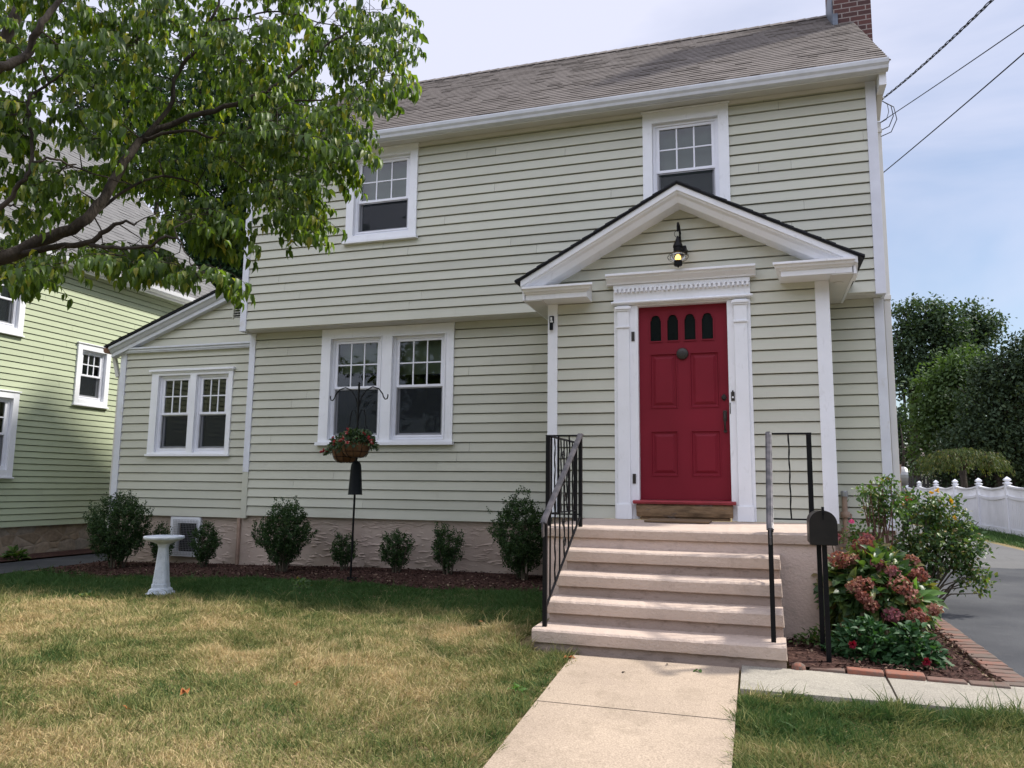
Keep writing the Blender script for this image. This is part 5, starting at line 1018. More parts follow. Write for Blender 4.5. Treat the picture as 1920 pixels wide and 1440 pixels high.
SPR = [-379,-502,355,-404,-509,360,-194,-477,261,-255,-516,303,-537,-416,423,-442,-460,366,-307,-342,330,-304,-386,357,-243,-326,370,-205,-435,314,-237,-511,286,-436,-413,321,-383,-477,317,-350,-537,293,-258,-471,331,-254,-417,356,-380,-545,332,-364,-480,357,-183,-524,217,-443,-411,301,-263,-360,396,-375,-439,280,-393,-504,274,-481,-386,449,-263,-549,292,-497,-467,390,-305,-322,407,-304,-565,269,-365,-407,423,-329,-540,239,-287,-457,257,-313,-380,322,-210,-378,370,-273,-352,351,-240,-481,275,-234,-310,453,-313,-381,425,-495,-408,452,-244,-406,288,-226,-382,389,-429,-408,311,-372,-385,439,-166,-492,266,-435,-388,339,-226,-416,383,-376,-476,354,-196,-427,316,-159,-506,241,-375,-422,309,-393,-515,303,-482,-494,353,-329,-324,399,-240,-471,289,-401,-371,322,-390,-436,323,-280,-341,427,-318,-421,361,-206,-380,389,-280,-562,278,-262,-347,329,-308,-427,337,-287,-405,312,-203,-389,353,-473,-369,375,-188,-435,325,-288,-528,331,-390,-348,363,-215,-532,299,-224,-527,288,-483,-398,423,-383,-526,325,-374,-567,290,-232,-359,333,-334,-349,316,-312,-345,373,-379,-387,420,-424,-387,350,-379,-439,352,-142,-486,314,-399,-480,315,-301,-367,414,-423,-391,324,-311,-421,402,-407,-439,293,-368,-340,390,-355,-413,345,-314,-399,336,-401,-376,433,-439,-374,371,-442,-412,339,-503,-419,444,-372,-486,283,-326,-377,318,-478,-399,412,-447,-440,293,-429,-499,337,-185,-393,361,-317,-568,239,-289,-354,420,-397,-439,280,-212,-512,238,-407,-489,364,-380,-358,380,-193,-505,325,-422,-468,367,-382,-508,289,-467,-432,314,-135,-509,264,-330,-491,348,-357,-429,363,-308,-504,338,-302,-443,277,-375,-380,420,-243,-449,372,-349,-508,306,-383,-350,322,-381,-458,327,-349,-363,307,-261,-326,447,-363,-419,380,-193,-434,340,-558,-435,368,-246,-532,277,-314,-396,353,-275,-487,307,-331,-536,267,-384,-386,349,-164,-444,309,-341,-511,317,-275,-353,396,-549,-439,442,-262,-501,320,-342,-476,347,-353,-442,305,-404,-433,369,-242,-426,317,-305,-342,344,-244,-326,441,-213,-429,294,-369,-355,368,-444,-402,441,-396,-485,359,-197,-433,333,-275,-374,364,-378,-531,307,-288,-413,374,-443,-416,430,-226,-537,286,-288,-379,340,-542,-451,405,-450,-504,290,-387,-544,262,-420,-533,284,-420,-528,256,-377,-564,243,-403,-546,239,-397,-537,243,-408,-527,264,-368,-575,243,-420,-526,250,-406,-531,255,-456,-494,304,-267,-397,245,-336,-337,274,-399,-358,320,-236,-460,226,-259,-464,255,-258,-440,209,-314,-341,246,-260,-454,267,-270,-399,233,-260,-410,275,-195,-436,250,-343,-343,261,-359,-350,294,-269,-406,290,-272,-393,268,-353,-342,307,-224,-379,293,-227,-415,260,-355,-413,304,-267,-380,275,-275,-353,300,-346,-346,289,-262,-413,205,-313,-365,272,-339,-353,275,-289,-438,264,-381,-341,340,-365,-373,309,-348,-409,278,-270,-377,242,-223,-434,267,-385,-345,315,-288,-392,305,-338,-341,300,-388,-407,302,-241,-456,218,-292,-348,326,-288,-349,236,-380,-359,299,-264,-461,219,-233,-427,242,-318,-420,263,-236,-397,254,-267,-341,324,-314,-407,253,-248,-447,247,-327,-395,305,-251,-412,244,-247,-357,301,-244,-429,191,-263,-444,258,-245,-463,259,-360,-383,317,-311,-329,247,-378,-338,329,-285,-391,235,-258,-409,283,-222,-417,270,-280,-360,295,-273,-415,279,-230,-448,205,-273,-386,279,-437,-401,269,-451,-345,296,-435,-389,291,-430,-416,280,-332,-461,218,-427,-367,295,-442,-385,279,-309,-476,211,-425,-367,306,-312,-477,203,-410,-400,261,-427,-344,290,-438,-367,293,-280,-499,190,-407,-372,293,-305,-458,220,-449,-404,276,-284,-484,200,-386,-470,251,-419,-399,292,-302,-466,192,-277,-474,182,-278,-510,187,-276,-495,193,-289,-469,199,-307,-465,213,-284,-475,184,-295,-455,183,-479,-458,188,-512,-443,201,-336,-566,136,-453,-495,168,-452,-470,179,-419,-526,171,-374,-531,142,-443,-493,166,-369,-529,152,-432,-440,196,-314,-489,165,-334,-510,159,-396,-449,192,-301,-513,155,-378,-498,175,-333,-493,163,-390,-467,181,-324,-489,171,-340,-493,174,-438,-454,193,-284,-515,150,-335,-489,171,-334,-501,161,-322,-538,151,-343,-547,204,-390,-516,223,-455,-494,206,-410,-537,226,-400,-529,218,-371,-528,221,-371,-535,202,-385,-547,190,-409,-465,254,-467,-456,233,-448,-451,236,-481,-455,230,-405,-529,229,-453,-433,251,-258,-518,148,-261,-504,142,-261,-507,148,-814,-457,257,-645,-504,496,-772,-466,383,-696,-459,425,-463,-612,190,-605,-583,369,-713,-587,403,-602,-623,408,-603,-449,272,-550,-622,300,-501,-496,400,-627,-572,514,-635,-489,230,-649,-492,469,-376,-583,303,-688,-567,537,-844,-549,600,-503,-626,369,-565,-579,180,-751,-443,277,-603,-576,181,-667,-508,538,-625,-568,344,-621,-492,249,-603,-636,236,-796,-514,570,-641,-564,406,-733,-537,270,-704,-502,523,-877,-506,356,-793,-530,517,-490,-551,225,-606,-557,194,-582,-595,192,-759,-447,346,-484,-526,215,-494,-523,202,-492,-574,411,-654,-496,379,-897,-513,513,-568,-619,370,-651,-426,371,-515,-538,212,-462,-600,425,-573,-503,362,-550,-491,255,-740,-487,420,-584,-650,364,-543,-540,235,-745,-499,444,-628,-585,241,-476,-608,210,-697,-508,238,-500,-493,433,-459,-529,197,-533,-660,369,-750,-577,405,-680,-474,537,-591,-462,364,-746,-532,339,-520,-617,202,-403,-567,294,-552,-604,305,-607,-621,213,-663,-437,443,-568,-425,227,-599,-570,214,-628,-608,174,-631,-427,262,-514,-514,427,-508,-602,264,-445,-605,212,-686,-516,471,-734,-564,280,-399,-563,329,-695,-441,249,-656,-575,355,-895,-532,484,-436,-604,191,-503,-599,224,-536,-492,219,-730,-537,469,-790,-479,417,-750,-569,376,-547,-576,350,-764,-516,258,-516,-495,271,-679,-396,245,-734,-582,273,-619,-581,295,-314,-393,489,-334,-468,428,-556,-392,489,-407,-416,522,-323,-310,503,-409,-362,525,-351,-590,405,-465,-507,393,-305,-518,434,-355,-405,496,-257,-539,401,-364,-553,332,-404,-360,654,-475,-410,572,-305,-364,467,-297,-420,428,-375,-534,388,-173,-518,379,-316,-583,362,-331,-485,454,-508,-464,458,-431,-369,472,-243,-478,491,-331,-434,500,-513,-401,487,-361,-564,395,-295,-409,414,-328,-482,402,-189,-447,388,-352,-465,415,-358,-593,356,-401,-537,353,-466,-390,475,-293,-523,351,-458,-509,425,-246,-497,429,-269,-555,313,-268,-436,485,-405,-409,442,-317,-539,458,-264,-388,475,-170,-515,332,-206,-551,402,-520,-467,571,-566,-443,531,-430,-450,434,-238,-563,391,-239,-462,373,-223,-538,383,-237,-381,479,-348,-513,410,-283,-459,471,-190,-507,438,-255,-457,373,-353,-414,569,-470,-509,408,-463,-471,523,-245,-486,415,-272,-329,568,-531,-432,602,-403,-561,375,-356,-392,549,-262,-429,450,-227,-486,417,-324,-482,502,-271,-460,385,-220,-463,433,-363,-522,409,-419,-350,513,-298,-342,609]
tr = thing('dogwood_tree', 'large dogwood tree with drooping green leaves reaching in from the left over the lawn', 'tree', (-5.35,-5.6,H(-5.35,-5.6)))
TX0 = (-5.35,-5.6); nodes = []
m = MB(); z0 = H(*TX0); m.tube([(TX0[0],TX0[1],z0-.1),(TX0[0]+.0,TX0[1]+.02,z0+.3),(TX0[0]+.08,TX0[1]+.05,z0+1.2),(TX0[0]+.25,TX0[1]+.1,.75),(-4.94,-5.49,1.04)],[.22,.17,.135,.125,.12],12)
m.tube([(TX0[0]+.08,TX0[1]+.05,z0+1.3),(-5.6,-5.9,1.2),(-5.7,-6.2,2.6),(-5.4,-6.5,4.2)],[.11,.09,.06,.03],10); m.tube([(-5.1,-5.5,.9),(-5.2,-5.1,2.2),(-5.0,-4.8,3.6),(-4.7,-4.6,5.0)],[.10,.075,.05,.02],10)
m.tube([(-5.6,-5.9,1.2),(-4.6,-6.1,1.9),(-3.72,-5.94,2.46)],[.07,.06,.05],8); m.tube([(-5.2,-5.6,.7),(-4.4,-5.65,1.2),(-3.94,-5.67,1.54)],[.05,.04,.03],8)
obj('trunk', m, 'bark', tr, smooth=True)
for key, pts in LIMBS.items():
    if key == 'A': pts = [[-4.94,-5.49,1.04,.11],[-4.6,-5.42,1.3,.09]]+pts[1:]
    P = [Vector(p[:3]) for p in pts]; R = [p[3]*.76 for p in pts]; PP=[]; RR=[]
    for i in range(len(P)-1):
        a, b = P[i], P[i+1]; p0 = P[max(i-1,0)]; p3 = P[min(i+2,len(P)-1)]
        for j in range(4):
            u = j/4; q = .5*((2*a)+(b-p0)*u+(2*p0-5*a+4*b-p3)*u*u+(3*a-p0-3*b+p3)*u**3); q += Vector([rnd.gauss(0,.006) for _ in range(3)]); PP.append(q); RR.append(R[i]*(1-u)+R[i+1]*u)
    PP.append(P[-1]); RR.append(R[-1]); m = MB(); m.tube(PP, RR, 9); obj('limb', m, 'bark', tr, smooth=True)
    nodes += list(zip(PP, RR))
nodes += [(Vector(q), .03) for q in ((-5.7,-6.2,2.6),(-5.4,-6.5,4.2),(-5.0,-4.8,3.6),(-4.7,-4.6,5.0),(-5.2,-5.1,2.2),(-5.5,-6.3,3.4))]
S = np.array(SPR).reshape(-1,3)/100.
rg = np.random.default_rng(50); P=[];A=[];N=[];L=[];W=[];RN=[]
order = sorted(range(len(S)), key=lambda i: min((Vector(S[i])-n_[0]).length for n_ in nodes)); m = MB(); twn = list(nodes)
for i in order:
    c = Vector(S[i]); q, r_ = min(twn, key=lambda n_: (c-n_[0]).length + (.0 if n_[1] > .004 else .12)); d = c-q; dist = d.length
    mid1 = q.lerp(c,.35)+Vector((rnd.gauss(0,.04),rnd.gauss(0,.04),.05*dist+rnd.gauss(0,.02))); mid2 = q.lerp(c,.72)+Vector((rnd.gauss(0,.03),rnd.gauss(0,.03),.07*dist)); r0 = min(r_*.8, .0045+.006*dist)
    m.tube([q,mid1,mid2,c],[r0,r0*.8,r0*.55,.0022],5,caps=False); twn += [(mid2,.004),(c,.003)]
    # spray: 4 to 5 twiglets arching out and down, leaves in pairs
    out = Vector((d.x,d.y,0)); out = out.normalized() if out.length > .01 else Vector((1,0,0))
    for b in range(6):
        a = rnd.uniform(0,2*PI); h = (out*.7+Vector((math.cos(a),math.sin(a),0))*.9).normalized(); ln = rnd.uniform(.13,.27); q0 = q.lerp(c,rnd.uniform(.55,1)); pts = [q0+h*(ln*s)+Vector((0,0,.05*s-.13*s*s)) for s in (0,.35,.7,1)]
        m.tube(pts,[.0024,.002,.0016,.0012],4,caps=False); sc = rnd.uniform(.8,1.2)
        for s in (.3,.55,.8,1.0):
            k_ = min(3,int(s*3)); p = pts[0].lerp(pts[3],s)+Vector((0,0,.05*s*(1-s)*2)); side = Vector((-h.y,h.x,0))
            for sd in ((-1,1) if s < 1 else (-1,0,1)):
                ax = (side*sd*rnd.uniform(.35,.9)+h*(.35 if sd else .8)+Vector((0,0,-rnd.uniform(.45,1.5)))+Vector([rnd.gauss(0,.16) for _ in range(3)])).normalized()
                nn = (side*sd*.6+h*.5+Vector((0,0,.8))+Vector([rnd.gauss(0,.3) for _ in range(3)]))
                P.append(p+Vector([rnd.gauss(0,.006) for _ in range(3)])); A.append(ax); N.append(nn); L.append(rnd.uniform(.05,.085)*sc); W.append(L[-1]*rnd.uniform(.44,.58)); RN.append(rnd.random())
obj('twigs', m, 'bark', tr)
leaf_cloud('crown', 'dogwood_leaf', tr, [tuple(p) for p in P], [tuple(p) for p in A], [tuple(p) for p in N], L, W, fold=.42, curl=.42, rn=np.array(RN))

# ================================================================== BACKGROUND TREES
def bgtree(name, x, y, blobs, n, label, leaf, seed, lsz, tr_r=.2, trunk=None, droop=0, fork=True, group=None, gap=.0):
    rg = np.random.default_rng(seed); z = H(x,y); t = thing(name, label, 'tree', (x,y,z), group); m = MB()
    tb = trunk or [(x,y,z-.2),(x,y,z+1.5)]; zt = max(b[2] for b in blobs); m.tube(tb+[(x+.2,y,(tb[-1][2]+zt)/2),(x+.1,y,zt)],[tr_r*1.3,tr_r]+[tr_r]*(len(tb)-2)+[tr_r*.55,.02],10)
    for b in blobs:
        k0 = Vector((x,y,tb[-1][2]+rg.random()*max(.1,(b[2]-tb[-1][2])*.5))); e = Vector(b[:3]); m.tube([k0,k0.lerp(e,.5)+Vector((rg.normal()*.2,0,-.1)),e],[tr_r*.4,tr_r*.25,.02],6)
        for j in range(3): e2 = e+Vector((rg.normal()*b[3]*.6,rg.normal()*b[3]*.5,rg.normal()*b[4]*.5)); m.tube([k0.lerp(e,.7),e2],[tr_r*.15,.012],5)
    obj('trunk', m, 'bark', t, smooth=True); tot = sum(b[3]*b[3]*b[4] for b in blobs)**1.0; Ps=[]; Ds=[]; Rn=[]
    tot = sum((b[3]*b[4]) for b in blobs)
    for b in blobs:
        k = int(n*b[3]*b[4]/tot); per = 16; nc = max(5,k//per); d = unit(rg,nc); R = rg.random(nc)**.38*np.where(rg.random(nc)<.1,1.22,1); wob = 1+.3*np.sin(d[:,0]*5+seed+b[0])*np.cos(d[:,2]*6+b[1])+rg.normal(size=nc)*.08
        C_ = np.array(b[:3])+d*np.array([b[3],b[3]*.85,b[4]])*(R*wob)[:,None]; dd = np.repeat(d,per,0)
        P = np.repeat(C_,per,0)+rg.normal(size=(nc*per,3))*lsz*np.array([1.5,1.5,.8]); Ps.append(P); Ds.append(dd); Rn.append(np.clip(np.repeat(rg.random(nc)*.5,per)+rg.random(nc*per)*.5,0,1))
    P = np.concatenate(Ps); D = np.concatenate(Ds); k = len(P); A = D*.5+rg.normal(size=(k,3))*.7+(0,0,-droop); leaf_cloud('crown', leaf, t, P, A, rg.normal(size=(k,3))*.6+D*.3+(0,0,.8), rg.uniform(.6,1.2,k)*lsz, rg.uniform(.4,.7,k)*lsz, rn=np.concatenate(Rn), simple=True)
    return t
def ray(u, v, w): return tuple(CAMV[j]+w*(FW[j]+RT[j]*(u-960)/1439.69-UP[j]*(v-720)/1439.69) for j in range(3))
CAMV = (.7274,-9.0546,.1246); RT = (.9524015,.3046358,.0113350); UP = (.0292704,-.1283941,.9912912); FW = (-.3034381,.9437754,.1311995)
def rb(L): return [(*ray(u,v,w),a*w/1439.69,b*w/1439.69) for u,v,w,a,b in L]   # blobs given where the surveyed sight lines put them
def base_at(u, w): p = ray(u,900,w); return p[0], p[1]
x,y = base_at(1716,46); bgtree('maple_tree',x,y,rb([(1700,640,46,34,40),(1735,610,46,36,40),(1770,625,46,34,42),(1690,700,46,24,45),(1740,690,46,40,40),(1790,680,46,30,35),(1765,590,46,16,25),(1700,580,46,20,15),(1735,576,46,18,14)]),11000,'tall maple behind the shed with its lower trunk showing against the sky','maple_leaf',61,.26,.32)
x,y = base_at(1830,48); bgtree('maple_tree',x,y,rb([(1815,640,48,38,38),(1845,612,48,26,26),(1820,590,48,18,18),(1790,640,48,24,30),(1800,700,48,50,40)]),9000,'second tall maple, its pointed crown rising above the dark trees at right','maple_leaf',62,.26,.25)
x,y = base_at(1775,39); bgtree('lime_green_tree',x,y,rb([(1760,730,39,34,38),(1800,690,39,36,34),(1745,790,39,26,40),(1790,770,39,40,40),(1745,850,39,22,30)]),9000,'lighter green tree between the tall maple and the dark tree','light_tree_leaf',63,.24,.2)
x,y = base_at(1880,34); bgtree('dark_tree',x,y,rb([(1860,760,34,60,60),(1900,700,34,50,50),(1950,720,34,60,60),(1830,830,34,60,50),(1900,850,34,70,50),(1990,800,34,70,80),(1850,700,34,26,26),(1925,650,34,30,26),(1780,880,35,50,34),(1860,900,35,60,30),(1950,900,35,60,34)]),30000,'large dark tree filling the right edge behind the white fence','dark_tree_leaf',64,.19,.35)
x,y = base_at(2120,36); bgtree('dark_tree',x,y,rb([(2100,740,36,90,90),(2200,800,36,90,90),(2080,840,36,80,60)]),6000,'dark tree beyond the right edge of the fence line','dark_tree_leaf',65,.3,.35)
x,y = base_at(1690,42); bgtree('dark_bush_tree',x,y,rb([(1680,800,44,26,34),(1672,850,44,22,40),(1685,890,44,18,20)]),4000,'small dark tree left of the shed beside the chimney','maple_leaf',66,.22,.12)
for i, (x, y, s, lab) in enumerate(((3.5,56,1.0,'tall round tree far behind the back yard, left of the shed'),(-6,54,1.15,'far tree hidden behind the middle of the house'),(15.5,52,1.0,'far tree behind the dark trees at right'),(23,48,1.2,'wide far tree beyond the right edge of the fence'),(30,40,1.1,'far tree at the right end of the back yards'),(-17,46,1.1,'far tree behind the left house wing'))):
    bgtree('yard_tree',x,y,[(x,y,5.5*s,3.6*s,3.2*s),(x+2.6*s,y,3.6*s,2.8*s,2.4*s),(x-2.8*s,y,3.4*s,2.8*s,2.4*s),(x+.4,y,8*s,2.4*s,1.8*s),(x,y-1,1.2*s,3.6*s,1.8*s)],4200,lab,'maple_leaf',90+i,.48,.3,group='trees behind the back yards')
# weeping cherry: umbrella crown
x,y = base_at(1806,28.5); t = thing('weeping_cherry_tree','small weeping cherry with umbrella shaped crown standing just behind the white fence','tree',(x,y,H(x,y))); rg = np.random.default_rng(70); m = MB(); zt = 1.18
m.tube([(x,y,H(x,y)-.1),(x+.03,y,.1),(x,y,.9)],[.13,.11,.12],10); P=[];A=[]
for k in range(150):
    a = rg.uniform(0,2*PI); R = 1.42*rg.random()**.45; h = zt+.52*(1-(R/1.6)**2)+rg.normal()*.05; tip = (x+R*math.cos(a),y+R*math.sin(a),h)
    if k < 60: m.tube([(x,y,.9),(x+R*.4*math.cos(a),y+R*.4*math.sin(a),zt+.25),tip],[.03,.015,.006],5,caps=False)
    ln = rg.uniform(.25,.75)*(.4+.6*R/1.42)
    for j in range(34): s = rg.random(); P.append((tip[0]+s*ln*.35*math.cos(a)+rg.normal()*.06,tip[1]+s*ln*.35*math.sin(a)+rg.normal()*.06,tip[2]-s*ln+.03)); A.append((math.cos(a)*.5+rg.normal()*.3,math.sin(a)*.5+rg.normal()*.3,-1))
obj('trunk', m, 'bark', t, smooth=True); k=len(P); leaf_cloud('crown','cherry_leaf',t,P,A,rg.normal(size=(k,3))*.5+(0,-.2,.5),rg.uniform(.08,.15,k),rg.uniform(.03,.055,k),rn=rg.random(k),simple=True)
# trees behind the houses at left
x,y = base_at(440,27); bgtree('broadleaf_tree',x,y,rb([(440,300,27,80,90),(400,420,27,60,80),(450,500,27,60,60),(520,200,27,70,70),(420,170,27,70,70),(340,330,27,60,60),(480,400,27,60,60),(560,280,27,40,50),(400,530,27,80,50),(450,470,27,60,50),(370,480,27,50,50)]),36000,'tall dark leafy tree standing between the two houses','back_tree_leaf',67,.17,.35)
x,y = base_at(250,34); bgtree('broadleaf_tree',x,y,rb([(220,170,34,110,90),(330,220,34,90,90),(260,300,34,110,60)]),8000,'dark tree rising behind the neighbouring gray roof','back_tree_leaf',68,.26,.35)
# across the street (seen in the window reflections)
for i, (x, y) in enumerate(((-12,-27),(-3,-29),(6,-27),(14,-30))):
    bgtree('street_tree',x,y,[(x,y,8.2,4.2,3.4),(x+2.4,y,5.2,2.8,2.3),(x-2.5,y+.5,5.6,2.8,2.4),(x+.5,y,11.0,2.6,2.0)],4200,'leafy tree across the street behind the viewer, seen only as a reflection','maple_leaf',80+i,.6,.3,group='trees across the street')

# ================================================================== WHITE FENCE
fx = 6.75; py_ = [8.2,10.75,13.63,16.36,19.18,22.05,25.1,28.0]
fz = H(fx,15); fence = thing('vinyl_fence', 'white vinyl fence with scooped top rail and pointed post caps along the driveway', 'fence', (fx,18,fz))
for i, y in enumerate(py_):
    m = MB(); m.box(fx-.065,fx+.065,y-.065,y+.065,fz-.1,.31); o = obj('post', m, 'fence_vinyl', fence, bevel=.006)
    m = MB(); stack_ = [(.31,.082),(.335,.088),(.345,.07),(.355,.04),(.375,.042),(.395,.072),(.415,.078),(.44,.066),(.475,.03),(.50,.004)]
    vs = [(fx+a*w,y+b*w,z) for z,w in stack_ for a,b in ((-1,-1),(1,-1),(1,1),(-1,1))]; nn = len(stack_); m.add(vs,[(j*4+k,j*4+(k+1)%4,(j+1)*4+(k+1)%4,(j+1)*4+k) for j in range(nn-1) for k in range(4)]+[(3,2,1,0),((nn-1)*4,(nn-1)*4+1,(nn-1)*4+2,(nn-1)*4+3)]); obj('post_cap', m, 'fence_vinyl', o)
for y0_, y1_ in zip(py_, py_[1:]):
    a, b = y0_+.066, y1_-.066; m = MB(); n = 10; dip = lambda y: .07*4*((y-a)/(b-a))*(1-(y-a)/(b-a))
    m.box(fx-.022,fx+.022,a,b,fz+.16,.0-.0-.02)                        # solid lower boards
    nb = int((b-a)/.15)
    for k in range(nb+1): y = a+(b-a)*k/nb; m.box(fx-.0265,fx-.0225,y-.003,y+.003,fz+.17,-.03)
    m.box(fx-.04,fx+.04,a,b,fz+.02,fz+.16)
    for k in range(n):
        p, q = a+(b-a)*k/n, a+(b-a)*(k+1)/n
        for zt, hh in ((.28,.045),(.03,.07)):
            zp, zq = zt-dip(p), zt-dip(q); m.hexa([(fx-.042,p,zp-hh),(fx+.042,p,zp-hh),(fx+.042,q,zq-hh),(fx-.042,q,zq-hh)],[(fx-.042,p,zp),(fx+.042,p,zp),(fx+.042,q,zq),(fx-.042,q,zq)])
    k = 0; y = a+.03
    while y < b-.03: m.box(fx-.018,fx+.018,y-.016,y+.016,.02-dip(y),.25-dip(y)); y += .052
    obj('panel', m, 'fence_vinyl', fence)
# dark picket fence at the end
pf_ = thing('picket_fence', 'dark weathered wooden picket fence beyond the far end of the white fence', 'fence', (8.5,30.5,H(8.5,30.5))); m = MB(); x = 6.8
z = H(8.5,30.5)
while x < 11.5: m.add([(x,30.45,z),(x+.11,30.45,z),(x+.11,30.45,z+1.65),(x+.055,30.45,z+1.78),(x,30.45,z+1.65),(x,30.48,z),(x+.11,30.48,z),(x+.11,30.48,z+1.65),(x+.055,30.48,z+1.78),(x,30.48,z+1.65)],[(0,1,2,3,4),(9,8,7,6,5),(0,4,9,5),(1,6,7,2),(2,7,8,3),(3,8,9,4)]); x += .15
m.box(6.8,11.5,30.481,30.53,z+.4,z+.5); m.box(6.8,11.5,30.481,30.53,z+1.3,z+1.4); obj('pickets', m, 'dark_wood', pf_)
# shed
sx, sy = 9.3, 44.5; shed = thing('garage_shed', 'small pale sided garage with a gray brown gable roof behind the picket fence', 'shed', (sx,sy,H(sx,sy))); z = H(sx,sy)
m = MB(); siding(m, TF(sy), 8.95, 10.0, z, 3.0, .2, lim=lambda c: (8.95,10.0) if c < 1.9 else (8.95+max(0,c-1.9)*.0, 10.0-(c-1.9)*.9)); siding(m, lambda a,d,c: (10.0+(a-10.0)*1.0,44.5-d+.6,c), 10.0, 13.5, z, 1.9, .2); obj('wall', m, 'shed_siding', shed)
m = MB(); m.hexa([(10.15,44.2,1.75),(13.8,44.8,1.75),(13.0,48,3.1),(9.1,48,3.1)],[(10.15,44.2,1.83),(13.8,44.8,1.83),(13.0,48,3.18),(9.1,48,3.18)]); m.hexa([(9.0,44.3,2.95),(10.2,44.3,1.75),(10.3,46,1.85),(9.1,46,3.05)],[(9.0,44.3,3.05),(10.2,44.3,1.85),(10.3,46,1.95),(9.1,46,3.15)]); obj('roof', m, 'shed_roof', shed)
m = MB(); m.box(9.9,10.0,44.46,44.5,z,1.9); obj('corner_board', m, 'trim', shed)
# parked car, tail end beyond the house corner
car = thing('parked_car', 'dark car far down the driveway, its red tail lamp showing past the house corner', 'car', (3.6,14.9,H(3.6,14.9))); z = H(3.6,14.9); y0_ = 13.3
prof = [(0,.35),(-.02,.55),(.0,.85),(.06,1.0),(.25,1.08),(.75,1.50),(1.0,1.55),(2.4,1.55),(3.1,1.08),(4.0,.95),(4.4,.75),(4.45,.4),(4.3,.28),(.15,.28)]
m = MB(); X_ = [(2.72,.10),(2.78,.03),(2.95,0),(4.25,0),(4.42,.03),(4.48,.10)]; vs = []; n = len(prof)
for x, ins in X_: vs += [(x+(.12*(x-3.6)/-.85 if z_ > 1.12 else 0)*1.0, y0_+yy+(ins if yy < 2 else -ins), z+z_-(ins*.5 if z_ > 1 else 0)) for yy, z_ in prof]
m.add(vs,[(i*n+k,i*n+(k+1)%n,(i+1)*n+(k+1)%n,(i+1)*n+k) for i in range(len(X_)-1) for k in range(n)]+[tuple(range(n)),tuple(range(6*n-1,5*n-1,-1))]); obj('body', m, 'car_paint', car, smooth=False, bevel=.02)
for x in (2.82,4.38):
    for yy in (.85,3.55): m = MB(); m.lathe([(.28,-.1),(.32,-.08),(.32,.08),(.28,.1)],(x,y0_+yy,z+.32),22,axis='x'); w_ = obj('wheel', m, 'rubber', car); m = MB(); m.lathe([(.2,-.105),(.2,.105)],(x,y0_+yy,z+.32),14,axis='x'); obj('rim', m, 'gray_metal', w_)
for x in (2.80,4.40): m = MB(); m.box(x-.085,x+.085,y0_-.045,y0_+.06,z+.82,z+1.02); obj('tail_lamp', m, 'tail_lamp', car, bevel=.02)
m = MB(); m.add([(2.98,y0_+.27,z+1.11),(4.22,y0_+.27,z+1.11),(4.12,y0_+.71,z+1.485),(3.08,y0_+.71,z+1.485)],[(0,1,2,3)]); obj('rear_window', m, 'door_glass', car)

# ================================================================== WIRES
def cable(name, a, b, sag, r, label, twist=False, loops=False):
    a, b = Vector(a), Vector(b); n = 60 if not twist else 260; t = thing(name, label, 'cable', tuple(a), 'overhead service cables')
    def P(s): p = a.lerp(b,s); p.z -= sag*4*s*(1-s); return p
    m = MB()
    if twist:
        for ph in (0, PI*.67, PI*1.33): m.tube([P(i/n)+Vector((math.cos(i*.55+ph)*.009,math.sin(i*.55+ph)*.009*.4,math.sin(i*.55+ph)*.009)) for i in range(n+1)], .0042, 5)
    else: m.tube([P(i/n) for i in range(n+1)], r, 6)
    obj('strand', m, 'black_plastic', t); return t
def thru(p, q, k): return tuple(p[i]+(q[i]-p[i])*k for i in range(3))
w1 = (2.15,.03,4.50); c1 = cable('service_cable', w1, thru(w1,(2.40,-2.69,3.93+.10),4.2), .38, .006, 'thick twisted service cable rising from the top corner of the house', True)
m = MB()
for k, (dx, dz) in enumerate(((.09,-.33),(.12,-.40),(.05,-.24))): m.tube([(2.17,-.02,4.47),(2.17+dx*.9,-.05,4.47+dz*.25),(2.17+dx*1.1,-.05,4.47+dz*.62),(2.17+dx*.6,-.03,4.47+dz*.95),(2.13,.03,4.47+dz*1.0)],.005 if k < 2 else .0035,6)
obj('drip_loop', m, 'black_plastic', c1, smooth=True); m = MB(); m.bar((2.09,.06,4.46),(2.18,-.03,4.50),.02); obj('clamp', m, 'gray_metal', c1)
w2 = (2.15,.10,4.27); cable('telephone_cable', w2, thru(w2,(2.80,-2.54,3.81),4), .10, .0045, 'thin straight cable running up right from below the drip loop')
w3 = (2.15,.22,3.70); cable('telephone_cable', w3, thru(w3,(2.80,-2.52,3.62),4), .13, .0055, 'lowest cable, attached farthest down the right side of the house')
# utility pole they run to
up_ = thing('utility_pole','wooden utility pole across the walk that carries the service cables','pole',(4.2,-10.6,H(4.2,-10.6)))

# ================================================================== NEIGHBOURING HOUSE
NX = -10.5; nb = thing('neighbor_house', 'light green clapboard house with gray roof and white windows at the left edge', 'house', (-14,-1,H(-10.5,0))); T = TX(NX)
W2 = (1.245,1.77,1.53,2.40); W3 = (-.78,.03,.28,1.40); W1 = (-.82,-.02,2.52,3.42)
m = MB(); siding(m, T, -6.0, 4.62, -.61, 3.80, .1, [(h[0]-.02,h[1]+.02,h[2]-.02,h[3]+.02) for h in (W1,W2,W3)], None, lip=.014)
siding(m, TF(-6.0), -18, NX, -.61, 7.6, .1, lim=lambda c: (-18,NX) if c < 3.8 else (-18+(c-3.8)/1.02, NX-(c-3.8)/1.02)); siding(m, lambda a,d,c: (a,4.62+d,c), -18, NX, -.61, 7.6, .2, lim=lambda c: (-18,NX) if c < 3.8 else (-18+(c-3.8)/1.02, NX-(c-3.8)/1.02)); obj('wall', m, 'neighbor_siding', nb)
